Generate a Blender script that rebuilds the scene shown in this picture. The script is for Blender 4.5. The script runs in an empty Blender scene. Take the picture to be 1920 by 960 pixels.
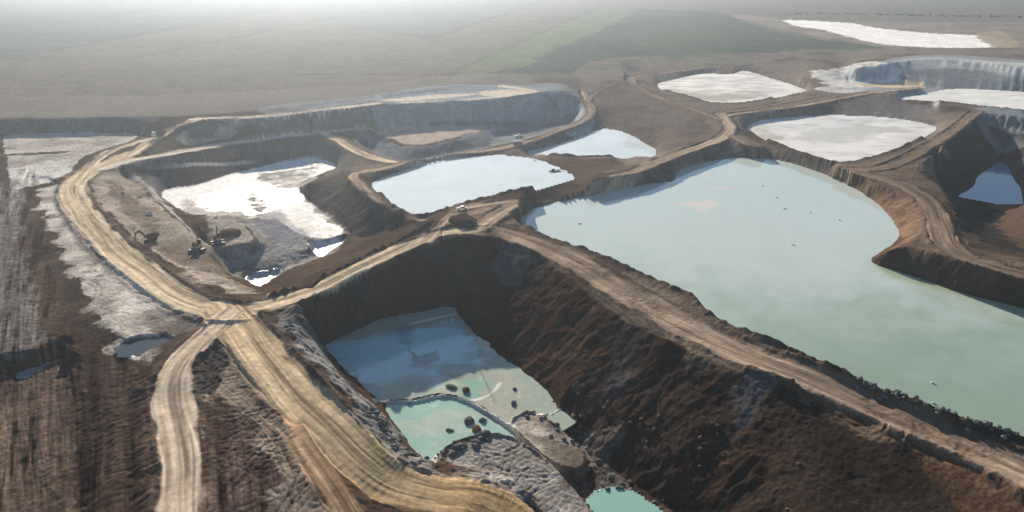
import bpy, bmesh, math, random
import numpy as np
from math import radians as R_

S = bpy.context.scene
C = S.collection
# ------------------------------------------------------------------ camera, sky, sun, exposure
F, H = 1400.0, 115.0
PIT = math.atan(550.0 / F)
cd = bpy.data.cameras.new('camera'); cam = bpy.data.objects.new('camera', cd); C.objects.link(cam)
cd.sensor_width = 36; cd.lens = F / 1920 * 36; cd.clip_start = 1; cd.clip_end = 90000
cam.location = (0, 0, H); cam.rotation_euler = (math.pi / 2 - PIT, 0, 0)
S.camera = cam
SUN_AZ, SUN_EL = -15.0, 18.0            # degrees from +Y (negative = left), above the horizon
w = bpy.data.worlds.new('World'); S.world = w; w.use_nodes = True
nt = w.node_tree; bg = nt.nodes['Background']
sk = nt.nodes.new('ShaderNodeTexSky'); sk.sky_type = 'NISHITA'; sk.sun_disc = False
sk.sun_elevation = R_(SUN_EL); sk.sun_rotation = R_(SUN_AZ)
sk.air_density = 1.0; sk.dust_density = 0.05; sk.ozone_density = 2.0
nt.links.new(sk.outputs[0], bg.inputs[0]); bg.inputs[1].default_value = 0.058
sd = bpy.data.lights.new('sun', 'SUN'); sun = bpy.data.objects.new('sun', sd); C.objects.link(sun)
sd.energy = 5.0; sd.angle = R_(0.6); sd.color = (1.0, 0.88, 0.73)
sun.rotation_euler = (R_(90 - SUN_EL), 0, R_(180 - SUN_AZ)); sun.location = (-100, 300, 300)
S.view_settings.view_transform = 'Standard'; S.view_settings.look = 'None'
S.view_settings.gamma = 1; S.view_settings.exposure = 0.9
S.render.engine = 'CYCLES'
S.cycles.use_denoising = True
S.cycles.max_bounces = 4; S.cycles.volume_bounces = 1; S.cycles.diffuse_bounces = 2; S.cycles.glossy_bounces = 2
S.cycles.sample_clamp_indirect = 4
HAZE_DENSITY, HAZE_ANI = 0.00011, 0.68

# ------------------------------------------------------------------ geometry helpers
cp, sp = math.cos(PIT), math.sin(PIT)
def P(x, y, z=0.0):
    """point on the level plane z seen from the drone in direction of (x, y)"""
    x = np.asarray(x, float); y = np.asarray(y, float); z = np.asarray(z, float)
    a = (x - 960); b = (480 - y)
    dx = a; dy = F * cp + b * sp; dz = -F * sp + b * cp
    t = (z - H) / np.minimum(dz, -0.5)
    return dx * t, dy * t
def G(X, Y, z=0.0):
    zz = z - H
    d = Y * cp - zz * sp
    v = Y * sp + zz * cp
    return 960 + F * X / d, 480 - F * v / d
def arr(pts, z=None):
    """[(x,y) or (x,y,z)] -> world n x 3"""
    A = np.array([(p[0], p[1], (p[2] if len(p) > 2 else (z or 0.0))) for p in pts], float)
    X, Y = P(A[:, 0], A[:, 1], A[:, 2])
    return np.stack([X, Y, A[:, 2]], 1)
def smooth(A, closed=False, n=6):
    m = len(A); out = []
    rng = range(m if closed else m - 1)
    for i in rng:
        if closed: p0, p1, p2, p3 = A[i - 1], A[i], A[(i + 1) % m], A[(i + 2) % m]
        else: p0, p1, p2, p3 = A[max(i - 1, 0)], A[i], A[i + 1], A[min(i + 2, m - 1)]
        for k in range(n):
            t = k / n
            out.append(0.5 * ((2 * p1) + (-p0 + p2) * t + (2 * p0 - 5 * p1 + 4 * p2 - p3) * t * t + (-p0 + 3 * p1 - 3 * p2 + p3) * t ** 3))
    if not closed: out.append(A[-1])
    return np.array(out)
def line(pts, z=None, closed=False, n=6):
    """smoothed in picture direction, returned as world n x 3"""
    A = np.array([(p[0], p[1], (p[2] if len(p) > 2 else (z or 0.0))) for p in pts], float)
    return arr(smooth(A, closed, n))

# tiling noise
rg = np.random.default_rng(7)
TN = 512
_t = rg.random((TN, TN))
def _tile(k):
    a = _t if k == 0 else np.roll(np.roll(_t, 37 * k, 0), 91 * k, 1)
    return a
def vn(x, y, sc, seed=0):
    """value noise -1..1, features about sc metres"""
    u = np.asarray(x) / sc + 17.3 * seed; v = np.asarray(y) / sc + 41.7 * seed
    iu = np.floor(u).astype(np.int64); iv = np.floor(v).astype(np.int64)
    fu = u - iu; fv = v - iv
    fu = fu * fu * (3 - 2 * fu); fv = fv * fv * (3 - 2 * fv)
    i0 = iu % TN; i1 = (iu + 1) % TN; j0 = iv % TN; j1 = (iv + 1) % TN
    a = _t[i0, j0] * (1 - fu) + _t[i1, j0] * fu
    b = _t[i0, j1] * (1 - fu) + _t[i1, j1] * fu
    return (a * (1 - fv) + b * fv) * 2 - 1
def fbm(x, y, sc, octv=4, seed=0, gain=0.5):
    s = 0; a = 1; t = 0
    c, d = math.cos(0.6), math.sin(0.6)
    for k in range(octv):
        s = s + a * vn(x, y, sc, seed + k); t += a; a *= gain; sc *= 0.47
        x, y = c * x - d * y, d * x + c * y
    return s / t
def sstep(a, b, x):
    t = np.clip((x - a) / (b - a), 0, 1); return t * t * (3 - 2 * t)
def pip(px, py, poly):
    ins = np.zeros(px.shape, bool)
    n = len(poly)
    x0, y0 = poly[:, 0], poly[:, 1]
    for i in range(n):
        xa, ya = x0[i], y0[i]; xb, yb = x0[(i + 1) % n], y0[(i + 1) % n]
        if ya == yb: continue
        c = ((ya > py) != (yb > py)) & (px < (xb - xa) * (py - ya) / (yb - ya) + xa)
        ins ^= c
    return ins

# ------------------------------------------------------------------ THE SITE: traced outlines (direction x, direction y [, level])
PONDS = {}
def pond(key, z, far, near, cz, s=8, berm=1.2):
    PONDS[key] = dict(z=z, far=far, near=near, cz=cz, s=s, berm=berm)
pond('lake', -7,
     [(975,408),(990,397),(1010,388),(1080,371),(1180,350),(1250,343),(1268,338),(1268,325),(1285,314),(1330,303),(1400,295),(1470,303),(1530,321),(1590,346),(1640,378),(1665,403),(1684,432),(1683,448),(1655,470),(1634,484),(1640,495),(1680,508),(1740,527),(1800,548),(1920,578),(2020,604),(2300,680)],
     [(975,408),(985,425),(1030,447),(1100,470),(1180,502),(1250,534),(1300,555),(1320,578),(1370,610),(1450,645),(1540,685),(1600,712),(1680,745),(1760,775),(1850,800),(1920,822),(2050,862),(2300,950)], 0.5)
pond('mid', -4,
     [(697,345),(730,328),(790,308),(850,296),(920,292),(980,297),(1040,312),(1068,330)],
     [(697,345),(715,362),(742,388),(790,404),(840,391),(900,373),(1000,350),(1068,330)], 0.5, 5)
pond('upper', -8,
     [(985,284),(1040,272),(1090,255),(1128,243),(1160,247),(1190,258),(1205,268),(1229,280)],
     [(985,284),(1030,287),(1090,292),(1150,292),(1229,289)], -2, 3)
pond('pan_north', -4,
     [(1233,157),(1270,148),(1320,138),(1370,140),(1395,133),(1440,146),(1480,158),(1512,168)],
     [(1233,157),(1245,167),(1300,182),(1330,191),(1390,192),(1450,181),(1512,168)], 0, 2, 0.8)
pond('pan_middle', -6,
     [(1402,236),(1430,224),(1500,219),(1560,217),(1650,220),(1720,230),(1754,238)],
     [(1402,236),(1440,260),(1500,283),(1570,303),(1620,297),(1680,279),(1730,255),(1754,238)], 0, 4, 0.9)
pond('pan_east', -4,
     [(1688,183),(1740,176),(1800,167),(1920,172),(2100,180)],
     [(1688,183),(1760,188),(1850,199),(1920,205),(2100,222)], 0, 2, 0.8)
pond('blue', -24,
     [(1794,368),(1825,350),(1832,334),(1855,316),(1873,303),(1890,312),(1900,335),(1912,352),(1918,382)],
     [(1794,368),(1830,374),(1870,382),(1918,382)], -23, 0, 0)
ROADS = []
def road(key, w, pts, col='tan', flat=1.0, tr=1.0):
    ROADS.append(dict(key=key, w=w, pts=pts, col=col, tr=tr))
road('main', 13, [(246,288,0),(205,306,0),(165,322,0),(140,345,0),(140,372,0),(165,412,0),(215,468,0),(280,520,0),(340,560,0),(400,580,0),(450,584,0)])
road('main2', 8.5, [(400,574,0),(450,580,0),(510,570,0),(600,540,0.3),(690,495,1.2),(770,458,2.4),(830,437,3),(890,430,3)])
road('climb', 7, [(246,290,0),(280,268,0),(315,247,3),(350,230,8),(375,223,9)])
road('crest', 7.5, [(370,223,9),(420,221,9),(500,218,9),(590,208,9),(650,201,9),(708,194,9)], 'pale')
road('loop', 6, [(145,345,0),(170,312,0),(200,288,0),(240,272,0),(290,258,0)])
road('bench', 9, [(195,316,0),(240,302,0),(300,291,-1),(400,274,-3),(500,260,-3.5),(590,250,-3.5),(660,242,-4),(690,240,-4.5)], 'pale')
road('spur', 6.5, [(605,250,-4),(632,262,-4.5),(665,282,-5),(700,296,-4),(740,304,-3)], 'tan')
road('haul', 15, [(425,585,0),(462,630,0),(500,680,0),(560,745,-1),(620,800,-2.5),(680,862,-5),(740,905,-8),(820,928,-11),(890,935,-13),(950,965,-15),(990,1010,-16)], 'orange')
road('south', 9.5, [(430,590,0),(395,622,0),(350,665,0),(325,705,0),(322,750,-1),(333,800,-1),(342,870,-1),(338,960,-1),(336,1060,-1),(330,1200,-1)], 'pale2')
road('gully', 6.5, [(548,800,-1),(580,850,-1.5),(612,905,-2),(650,970,-3),(700,1060,-4)], 'gully')
road('dam_east', 13, [(860,434,3),(930,434,3),(1000,455,2),(1080,490,1),(1160,540,0),(1250,592,0),(1330,632,0),(1420,673,0),(1500,702,0),(1600,745,-1),(1700,790,-1),(1800,830,-1),(1920,885,-1),(2050,950,-1),(2200,1010,-1)], 'brown', tr=.6)
road('dam_mid', 8, [(895,428,3),(935,400,2.6),(975,380,2),(1040,360,1),(1110,345,.5),(1180,325,0),(1240,300,0),(1290,282,0),(1345,262,0),(1368,243,0),(1360,225,0),(1350,214,0)], 'tan2')
road('dam_mid2', 5, [(800,455,2.8),(830,420,2.8),(850,403,2.5)], 'tan2')
road('dam_mid3', 4, [(862,392,2),(910,383,2),(975,375,1.8)], 'tan2')
road('north_east', 5.5, [(1350,220,0),(1375,214,0),(1440,206,0),(1520,195,0),(1580,183,0),(1640,173,0),(1720,165,0)], 'tan2')
road('pan_ring', 8, [(1350,225,0),(1300,207,0),(1250,190,0),(1205,170,0),(1180,152,0),(1195,142,0),(1240,137,0),(1310,128,0),(1400,120,0)], 'brown2')
road('pan_rim', 6, [(1345,212,0),(1400,204,0),(1460,193,0),(1530,180,0)], 'brown2')
road('ring_mid', 7, [(1372,255,0),(1410,272,0),(1480,298,0),(1560,314,0),(1640,316,0),(1700,296,0),(1760,262,0),(1810,226,0),(1830,208,0)], 'brown2')
road('point', 9, [(1600,322,0),(1680,343,0),(1735,375,0),(1757,410,0),(1768,448,1),(1800,480,2),(1860,500,3),(1920,515,3),(2050,550,3)], 'brown2')
road('rim', 5, [(1092,172,2),(1102,190,0),(1110,210,-1),(1090,228,-2),(1040,248,-3),(990,266,-3),(930,280,-3),(860,289,-2),(780,303,-1),(720,316,-1),(665,327,-1),(675,345,0),(710,372,0),(750,395,0),(790,412,0)], 'brown')
road('rim_slip', 3.5, [(1190,152,2),(1150,158,2),(1110,178,1),(1098,196,0)], 'brown2')

LINES = []      # (points with level, width px) hard height lines
FLATS = []      # (polygon, level)
def ln(pts, z=None): LINES.append((pts, z))
def flat(pts, z): FLATS.append((pts, z))
# far country and the raised fields beyond the workings
flat([(-900,-40),(2900,-40),(2900,84),(1700,84),(1500,82),(1250,84),(1100,96),(980,122),(880,158),(700,180),(560,198),(400,214),(300,218),(-900,220)], 9)
flat([(-900,249),(20,249),(250,249),(236,268),(160,292),(120,330),(60,340),(-900,350)], 0)
# west strips
flat([(-900,352),(20,352),(60,480),(110,600),(120,640),(20,660),(-900,680)], -1)
flat([(60,350),(110,345),(200,470),(330,590),(370,600),(300,650),(240,640),(170,560),(110,450)], -1)
flat([(-900,760),(0,716),(60,705),(130,682),(150,960),(150,1200),(-900,1300)], -5)
ln([(-300,720),(0,662),(60,655),(122,646),(140,655)], -1)
ln([(150,690),(170,780),(178,880),(176,960),(170,1200)], -4)
ln([(215,660),(240,760),(250,860),(250,960),(250,1200)], -3)
flat([(380,660),(430,650),(470,700),(530,790),(560,860),(620,980),(650,1200),(400,1200),(395,900),(385,800),(370,730)], -1)
flat([(25,704),(75,684),(132,658),(124,678),(92,692),(48,710)], -6.2)
flat([(222,652),(262,638),(318,634),(312,646),(262,662),(228,666)], -2.4)
# walls of the north-west workings
ln([(250,300),(300,298),(400,281),(500,268),(590,262),(630,272),(690,300),(700,312),(650,322)], -4)
ln([(235,322,-5),(330,309,-6),(400,298,-7),(470,289,-8),(500,287,-9)])
flat([(300,362),(370,346),(440,325),(520,308),(600,298),(635,310),(600,330),(565,350),(590,385),(650,432),(655,443),(600,455),(520,420),(450,405),(400,408),(345,398)], -14)
ln([(230,330),(262,345),(300,385),(345,425),(372,452)], -6)
ln([(300,368),(330,396),(352,420),(395,470)], -13)
ln([(180,350),(200,390),(260,450),(330,505),(400,545),(450,560)], -0.5)
flat([(395,455),(380,440),(365,420),(395,412),(440,415),(470,432),(480,455),(440,462),(415,470)], -9)
flat([(470,410),(520,413),(560,440),(600,455),(540,475),(500,450)], -13)
ln([(410,485),(470,475),(520,465),(560,465)], -13)
ln([(430,510),(480,508),(540,498),(600,480)], -15)
flat([(465,522),(500,515),(525,512),(490,545),(482,540)], -17)
flat([(582,464),(610,458),(654,446),(620,472),(598,484)], -16)
flat([(250,430),(330,420),(380,450),(400,470),(330,480),(260,460)], -5)
ln([(490,548),(530,520),(580,500),(640,478),(690,445),(740,432),(800,420)], -7)
ln([(650,330),(610,335),(575,345)], -8)
ln([(652,441),(690,448),(720,432)], -12)
# north benches
ln([(420,226,8.5),(500,221,8.5),(600,210,8.5),(700,200,8.5),(790,192,8.5),(880,188,8.5),(960,180,8.5),(1030,168,8.5),(1060,172,7),(1085,185,2)])
ln([(420,238,4),(500,230,4),(620,223,3),(760,224,-2),(900,226,-6),(1000,222,-8),(1080,212,-5)])
ln([(360,262,0),(450,250,-2),(560,242,-3),(640,240,-4)])
flat([(690,242),(740,239),(905,236),(900,243),(850,258),(800,270),(770,272),(740,262)], -7)
ln([(700,252),(735,268),(765,278),(800,276),(860,262),(920,246)], -7.5)
ln([(680,270),(715,290),(750,302),(800,298),(860,286),(920,275)], -12)
flat([(930,250),(1000,232),(1080,222),(1060,238),(1000,256),(940,266)], -11)
flat([(715,186),(800,172),(900,166),(1010,166),(1040,170),(960,178),(880,183),(800,186)], 7.5)
ln([(1090,150,4),(1150,140,4),(1170,138,4)])
ln([(1160,160,1),(1190,175,0),(1250,200,0),(1300,218,0),(1325,232,0),(1320,250,0)])
# front pit
ln([(508,588,0),(600,552,0.3),(700,507,1.3),(790,464,3),(835,448,4),(880,442,4.3),(950,453,3),(1020,480,2),(1060,510,1),(1100,548,0),(1170,600,0),(1280,652,0),(1400,700,0),(1480,735,-1),(1540,757,-2),(1640,800,-3),(1740,845,-3),(1850,900,-3),(1920,945,-3),(2100,1060,-3)])
flat([(582,643),(640,622),(720,607),(800,596),(850,588),(862,620),(900,660),(950,705),(1010,745),(1050,795),(1105,845),(1160,885),(1240,940),(1330,1020),(1400,1200),(1000,1200),(1000,1000),(950,860),(870,815),(830,850),(808,872),(770,830),(735,785),(715,750),(670,710),(620,668)], -22.6)
ln([(500,596,0),(545,650,0),(600,712,-0.5),(660,775,-2),(720,840,-4.5),(770,885,-7.5),(820,910,-10)])
ln([(640,700,-13),(690,760,-13),(740,820,-14),(780,860,-15),(820,885,-15)])
flat([(830,848),(870,820),(940,812),(985,830),(1050,880),(1100,940),(1160,1010),(1180,1200),(1020,1200),(1030,1000),(960,900),(870,872)], -17.5)
flat([(955,790),(1000,770),(1050,800),(1100,850),(1090,880),(1040,870),(1000,840)], -19.4)
ln([(1560,1000,-7),(1420,860,-8),(1300,770,-7),(1180,690,-8),(1080,620,-7),(1010,560,-6)])
ln([(1600,900,-6),(1700,960,-6),(1800,1050,-6)])
stroke_late = [([(705,752,-19.85),(745,748,-19.85),(775,749,-19.85),(820,739,-19.85),(850,741,-19.85),(880,751,-19.85),(905,765,-19.85),(935,783,-19.8),(962,800,-19.6)], .9),
  ([(1005,778,-19.9),(1030,777,-19.8),(1048,768,-19.8)], .8), ([(815,880,-20.6),(812,862,-20.6),(830,845,-20.5),(870,828,-20.4),(920,822,-20.3),(965,828,-20)], .8),
  ([(1098,938,-20.4),(1116,921,-20.3),(1150,912,-20.3),(1170,915,-20.3)], .5)]
# mounds
ln([(1400,688,1.0),(1470,706,1.6),(1540,720,1.6),(1575,724,1.2)])
# east pit
ln([(1820,222,0),(1800,250,0),(1760,285,-0.5),(1700,322,-0.5),(1700,335,-0.5),(1760,350,-2),(1790,400,-2),(1810,450,-1),(1880,480,1),(1930,498,3)])
ln([(1830,210,0),(1880,216,0),(1960,225,0),(2100,250,0)])
ln([(1850,232,-7),(1900,240,-7),(2000,255,-7)])
ln([(1740,310,-12),(1765,345,-16),(1785,372,-23)])
ln([(1830,400,-21),(1870,420,-19),(1930,400,-18),(2000,440,-12)])
ln([(1935,300,-14),(1925,340,-20),(1940,380,-20)])
ln([(2050,300,-2),(2050,400,-2),(2100,500,1)])
# point: wall over the lake
ln([(1640,482,-5),(1665,472,-1),(1700,462,1.5),(1760,478,2.5),(1830,498,3),(1920,525,3),(2100,570,3)])
ln([(1600,345,-3),(1650,350,-0.5),(1700,360,0),(1733,395,0),(1735,430,0),(1715,452,1)])
# north-east cliff
ln([(1600,128,9),(1650,120,12),(1700,113,13),(1770,111,14),(1850,117,14),(1920,127,14),(2100,140,14)])
ln([(1590,150,-2),(1650,157,-4),(1750,164,-4),(1850,166,-3),(1920,170,-3),(2100,178,-3)])
ln([(1530,136,4),(1580,146,0),(1560,160,0),(1500,148,2)])

# ------------------------------------------------------------------ height solve on the fan grid
GX0, GX1, GY0, GY1, ST = -300, 2300, -64, 1210, 2.0
NX = int((GX1 - GX0) / ST) + 1; NY = int((GY1 - GY0) / ST) + 1
Zc = np.zeros((NY, NX)); Mc = np.zeros((NY, NX), bool)
gxs = GX0 + np.arange(NX) * ST; gys = GY0 + np.arange(NY) * ST
def togrid(A):
    gx, gy = G(A[:, 0], A[:, 1]); return np.stack([gx, gy], 1)
def fill(A, z):
    g = togrid(A)
    i0, i1 = np.clip([(g[:, 0].min() - GX0) / ST, (g[:, 0].max() - GX0) / ST + 2], 0, NX).astype(int)
    j0, j1 = np.clip([(g[:, 1].min() - GY0) / ST, (g[:, 1].max() - GY0) / ST + 2], 0, NY).astype(int)
    if i1 <= i0 or j1 <= j0: return
    xx, yy = np.meshgrid(gxs[i0:i1], gys[j0:j1])
    m = pip(xx, yy, g)
    Zc[j0:j1, i0:i1][m] = z; Mc[j0:j1, i0:i1][m] = True
def stroke(A, wpx=0, wm=0):
    g = togrid(A); n = 0
    for k in range(len(A) - 1):
        L = np.hypot(*(g[k + 1] - g[k])); m = max(2, int(L / 0.7))
        t = np.linspace(0, 1, m)
        q = A[k] + (A[k + 1] - A[k]) * t[:, None]
        if wm:
            d = A[k + 1, :2] - A[k, :2]; d = d / (np.hypot(*d) + 1e-9); nrm = np.array([-d[1], d[0]])
            gs = np.hypot(*q[:, :2].mean(0)); pm = F / gs
            offs = np.linspace(-wm / 2, wm / 2, max(3, int(wm * pm / 1.2)))
            for o in offs: put(q[:, 0] + nrm[0] * o, q[:, 1] + nrm[1] * o, q[:, 2])
        else: put(q[:, 0], q[:, 1], q[:, 2])
def put(X, Y, Z):
    gx, gy = G(X, Y)
    i = np.rint((gx - GX0) / ST).astype(int); j = np.rint((gy - GY0) / ST).astype(int)
    ok = (i >= 0) & (i < NX) & (j >= 0) & (j < NY)
    Zc[j[ok], i[ok]] = Z[ok]; Mc[j[ok], i[ok]] = True
for pts, z in FLATS: fill(line(pts, z, True, 4), z)
for pts, z in LINES: stroke(line(pts, z))
for k, d in PONDS.items():
    far = line(d['far'], d['z']); nr = line([(x, y + d['s'], d['z']) for x, y in d['near']])
    A = np.concatenate([far, nr[::-1]]); d['poly'] = A
    fill(A, d['z'] - 1.0)
    B = A.copy(); B[:, 2] = d['z'] + 0.25; stroke(np.concatenate([B, B[:1]]))
    if d['near'] and k != 'blue':
        stroke(line([(x, y, d['cz']) for x, y in d['near']][1:-1]))
for r in ROADS: stroke(line(r['pts']), wm=r['w'] * 0.9)
for pts, w_ in stroke_late: stroke(line(pts), wm=w_)
# pond beds win over anything drawn across them
for k, d in PONDS.items():
    fill(d['poly'], d['z'] - 1.0)
    if k != 'blue': stroke(line([(x, y, d['cz']) for x, y in d['near']][1:-1]))
def solve(Z, M):
    lv = [(Z * M, M.astype(float))]
    while min(lv[-1][0].shape) > 12:
        a, b = lv[-1]
        h, w_ = a.shape; hh, ww = (h + 1) // 2 * 2, (w_ + 1) // 2 * 2
        a = np.pad(a, ((0, hh - h), (0, ww - w_))); b = np.pad(b, ((0, hh - h), (0, ww - w_)))
        lv.append((a.reshape(hh // 2, 2, ww // 2, 2).sum((1, 3)), b.reshape(hh // 2, 2, ww // 2, 2).sum((1, 3))))
    U = None
    for n, (a, b) in enumerate(reversed(lv)):
        m = b > 0; v = np.where(m, a / np.maximum(b, 1e-9), 0)
        if U is None: U = np.full(a.shape, (a.sum() / b.sum()))
        else:
            U = np.repeat(np.repeat(U, 2, 0), 2, 1)[:a.shape[0], :a.shape[1]]
        for it in range(90):
            U[m] = v[m]
            Pd = np.pad(U, 1, mode='edge')
            U = 0.25 * (Pd[:-2, 1:-1] + Pd[2:, 1:-1] + Pd[1:-1, :-2] + Pd[1:-1, 2:])
        U[m] = v[m]
    # a light blur keeps crests from being knife-sharp
    Pd = np.pad(U, 1, mode='edge')
    U = 0.5 * U + 0.125 * (Pd[:-2, 1:-1] + Pd[2:, 1:-1] + Pd[1:-1, :-2] + Pd[1:-1, 2:])
    Pd = np.pad(U, 1, mode='edge')
    return 0.6 * U + 0.05 * (Pd[:-2, 1:-1] + Pd[2:, 1:-1]) + 0.15 * (Pd[1:-1, :-2] + Pd[1:-1, 2:])
Hc = solve(Zc, Mc)
def bil(Ax, gx, gy):
    u = np.clip((gx - GX0) / ST, 0, NX - 1.001); v = np.clip((gy - GY0) / ST, 0, NY - 1.001)
    i = u.astype(int); j = v.astype(int); fu = u - i; fv = v - j
    return (Ax[j, i] * (1 - fu) + Ax[j, i + 1] * fu) * (1 - fv) + (Ax[j + 1, i] * (1 - fu) + Ax[j + 1, i + 1] * fu) * fv

# ------------------------------------------------------------------ painter: soil kinds as vertex colours
COL = dict(
    dark=(.034, .025, .020), brown=(.092, .066, .049), rust=(.13, .07, .042), tan=(.52, .415, .29), tan2=(.34, .26, .19),
    pale=(.58, .50, .40), pale2=(.50, .40, .30), orange=(.52, .40, .26), ochre=(.38, .25, .115), sand=(.63, .58, .51), clay=(.32, .31, .295), blueclay=(.25, .28, .30),
    kaolin=(.70, .67, .62), field=(.145, .125, .105), fieldb=(.11, .11, .105), green=(.135, .16, .085), dgreen=(.075, .088, .070), pink=(.42, .33, .27),
    brownroad=(.32, .24, .175), gullyc=(.34,.23,.145), brown2=(.185, .135, .10), umber=(.10, .066, .05), grey=(.17, .155, .14))
class Surf:
    def __init__(s, X, Y):
        s.X, s.Y = X, Y; s.gx, s.gy = G(X, Y)
        s.col = np.zeros((len(X), 3)); s.wet = np.zeros(len(X)); s.rough = np.ones(len(X)); s.road = np.zeros(len(X)); s.fieldm = np.zeros(len(X))
        s.wx = fbm(X, Y, 9, 4, 3); s.wy = fbm(X, Y, 9, 4, 9)
    def mask(s, pts, z=0.0, rag=1.0, sm=True):
        A = line(pts, z, True, 4) if sm else arr(pts, z)
        X0, X1 = A[:, 0].min() - 8 * rag, A[:, 0].max() + 8 * rag; Y0, Y1 = A[:, 1].min() - 8 * rag, A[:, 1].max() + 8 * rag
        idx = np.nonzero((s.X > X0) & (s.X < X1) & (s.Y > Y0) & (s.Y < Y1))[0]
        m = np.zeros(len(s.X))
        if len(idx):
            acc = 0
            for a in (2.0, 4.5, 7.5):
                acc = acc + pip(s.X[idx] + s.wx[idx] * a * rag, s.Y[idx] + s.wy[idx] * a * rag, A)
            m[idx] = acc / 3.0
        return m
    def zone(s, pts, c, z=0.0, rag=1.0, a=1.0, wet=None, rough=None, var=0.0, sc=20, sm=True):
        m = s.mask(pts, z, rag, sm) * a
        if var:
            i = np.nonzero(m)[0]; m[i] = m[i] * np.clip(0.5 + (0.5 + fbm(s.X[i], s.Y[i], sc, 4, int(pts[0][0]) % 50) * 1.6) * var, 0, 1)
        c = np.array(COL[c] if isinstance(c, str) else c)
        i = np.nonzero(m)[0]; q = m[i]
        s.col[i] = s.col[i] * (1 - q[:, None]) + c * q[:, None]
        if wet is not None: s.wet[i] = s.wet[i] * (1 - q) + wet * q
        if rough is not None: s.rough[i] = s.rough[i] * (1 - q) + rough * q
        return m
    def dist(s, pts, reach, n=6):
        A = line(pts, n=n)
        D = np.full(len(s.X), 1e9); Lt = np.zeros(len(s.X)); Sa = np.zeros(len(s.X)); Zr = np.zeros(len(s.X)); acc = 0
        box = np.nonzero((s.X > A[:, 0].min() - reach) & (s.X < A[:, 0].max() + reach) & (s.Y > A[:, 1].min() - reach) & (s.Y < A[:, 1].max() + reach))[0]
        bx, by = s.X[box], s.Y[box]
        for k in range(len(A) - 1):
            a, b = A[k], A[k + 1]; d = b[:2] - a[:2]; L = np.hypot(*d)
            if L < 1e-6: continue
            near = np.nonzero((bx > min(a[0], b[0]) - reach) & (bx < max(a[0], b[0]) + reach) & (by > min(a[1], b[1]) - reach) & (by < max(a[1], b[1]) + reach))[0]
            i = box[near]; qx, qy = bx[near] - a[0], by[near] - a[1]
            t = np.clip((qx * d[0] + qy * d[1]) / L ** 2, 0, 1)
            ex, ey = qx - t * d[0], qy - t * d[1]; e = np.hypot(ex, ey)
            ok = e < D[i]; j = i[ok]
            D[j] = e[ok]; Lt[j] = (ex * -d[1] + ey * d[0])[ok] / L; Sa[j] = acc + t[ok] * L; Zr[j] = (a[2] + (b[2] - a[2]) * t)[ok]
            acc += L
        return D, Lt, Sa, Zr

# ------------------------------------------------------------------ terrain vertices
def spaced(lo, hi, step, far_lo, far_hi, g=1.25):
    m = list(np.arange(lo, hi + step, step)); a = []; d = step; x = lo
    while x > far_lo: d *= g; x -= d; a.append(x)
    b = []; d = step; x = m[-1]
    while x < far_hi: d *= g; x += d; b.append(x)
    return np.array(a[::-1] + m + b)
cols = spaced(-130, 2050, 1.6, -3500, 5400)
rows = np.concatenate([[-69.0, -68.5, -68, -67, -66, -64, -61, -57, -52, -46], np.arange(-40, -12, 4.0), np.arange(-10, 880, 1.2), np.arange(881, 1010, 2.5), [1015, 1025, 1040, 1060, 1090, 1130, 1180, 1240, 1320]])
nC, nR = len(cols), len(rows)
gX, gY = np.meshgrid(cols, rows)
X, Y = P(gX.ravel(), gY.ravel(), 0.0)
T = Surf(X, Y)
h = bil(Hc, T.gx, T.gy)
h2 = h.reshape(nR, nC)
X2, Y2 = X.reshape(nR, nC), Y.reshape(nR, nC)
# world gradient of the smooth height
def grad(hh):
    hu = np.gradient(hh, axis=1); hv = np.gradient(hh, axis=0)
    xu = np.gradient(X2, axis=1); xv = np.gradient(X2, axis=0); yu = np.gradient(Y2, axis=1); yv = np.gradient(Y2, axis=0)
    det = xu * yv - xv * yu; det = np.where(np.abs(det) < 1e-9, 1e-9, det)
    return (hu * yv - hv * yu) / det, (-hu * xv + hv * xu) / det
hs = h2.copy()
for _ in range(6):
    q = np.pad(hs, 1, mode='edge'); hs = (q[:-2, 1:-1] + q[2:, 1:-1] + q[1:-1, :-2] + q[1:-1, 2:] + q[1:-1, 1:-1]) / 5
gx_, gy_ = grad(hs); gm = np.hypot(gx_, gy_).ravel(); dx_ = gx_.ravel() / (gm + 1e-6); dy_ = gy_.ravel() / (gm + 1e-6)
slope = sstep(0.12, 0.45, gm)
streak = np.zeros(len(X))
for k in range(-6, 7):
    streak += .6 * vn(X + dx_ * k * 1.3, Y + dy_ * k * 1.3, 2.2, 5) + 1.0 * vn(X + dx_ * k * 2.2, Y + dy_ * k * 2.2, 7.5, 6)
streak = streak / 13 * 2.2
big = fbm(X, Y, 60, 4, 1); mid = fbm(X, Y, 14, 4, 2); fine = fbm(X, Y, 3.2, 3, 4)
dist0 = np.hypot(X, Y)

# ---- colours
dk, br = np.array(COL['dark']), np.array(COL['brown'])
t = np.clip(0.5 + 0.9 * mid + 0.4 * big, 0, 1)[:, None]
T.col = dk * 1.25 * (1 - t) + br * t
sl = (slope * np.clip(0.35 + streak * 0.5 + .5 * big, 0, 1))[:, None]
T.col = T.col * (1 - sl) + (np.array(COL['rust']) * 0.55) * sl
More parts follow.
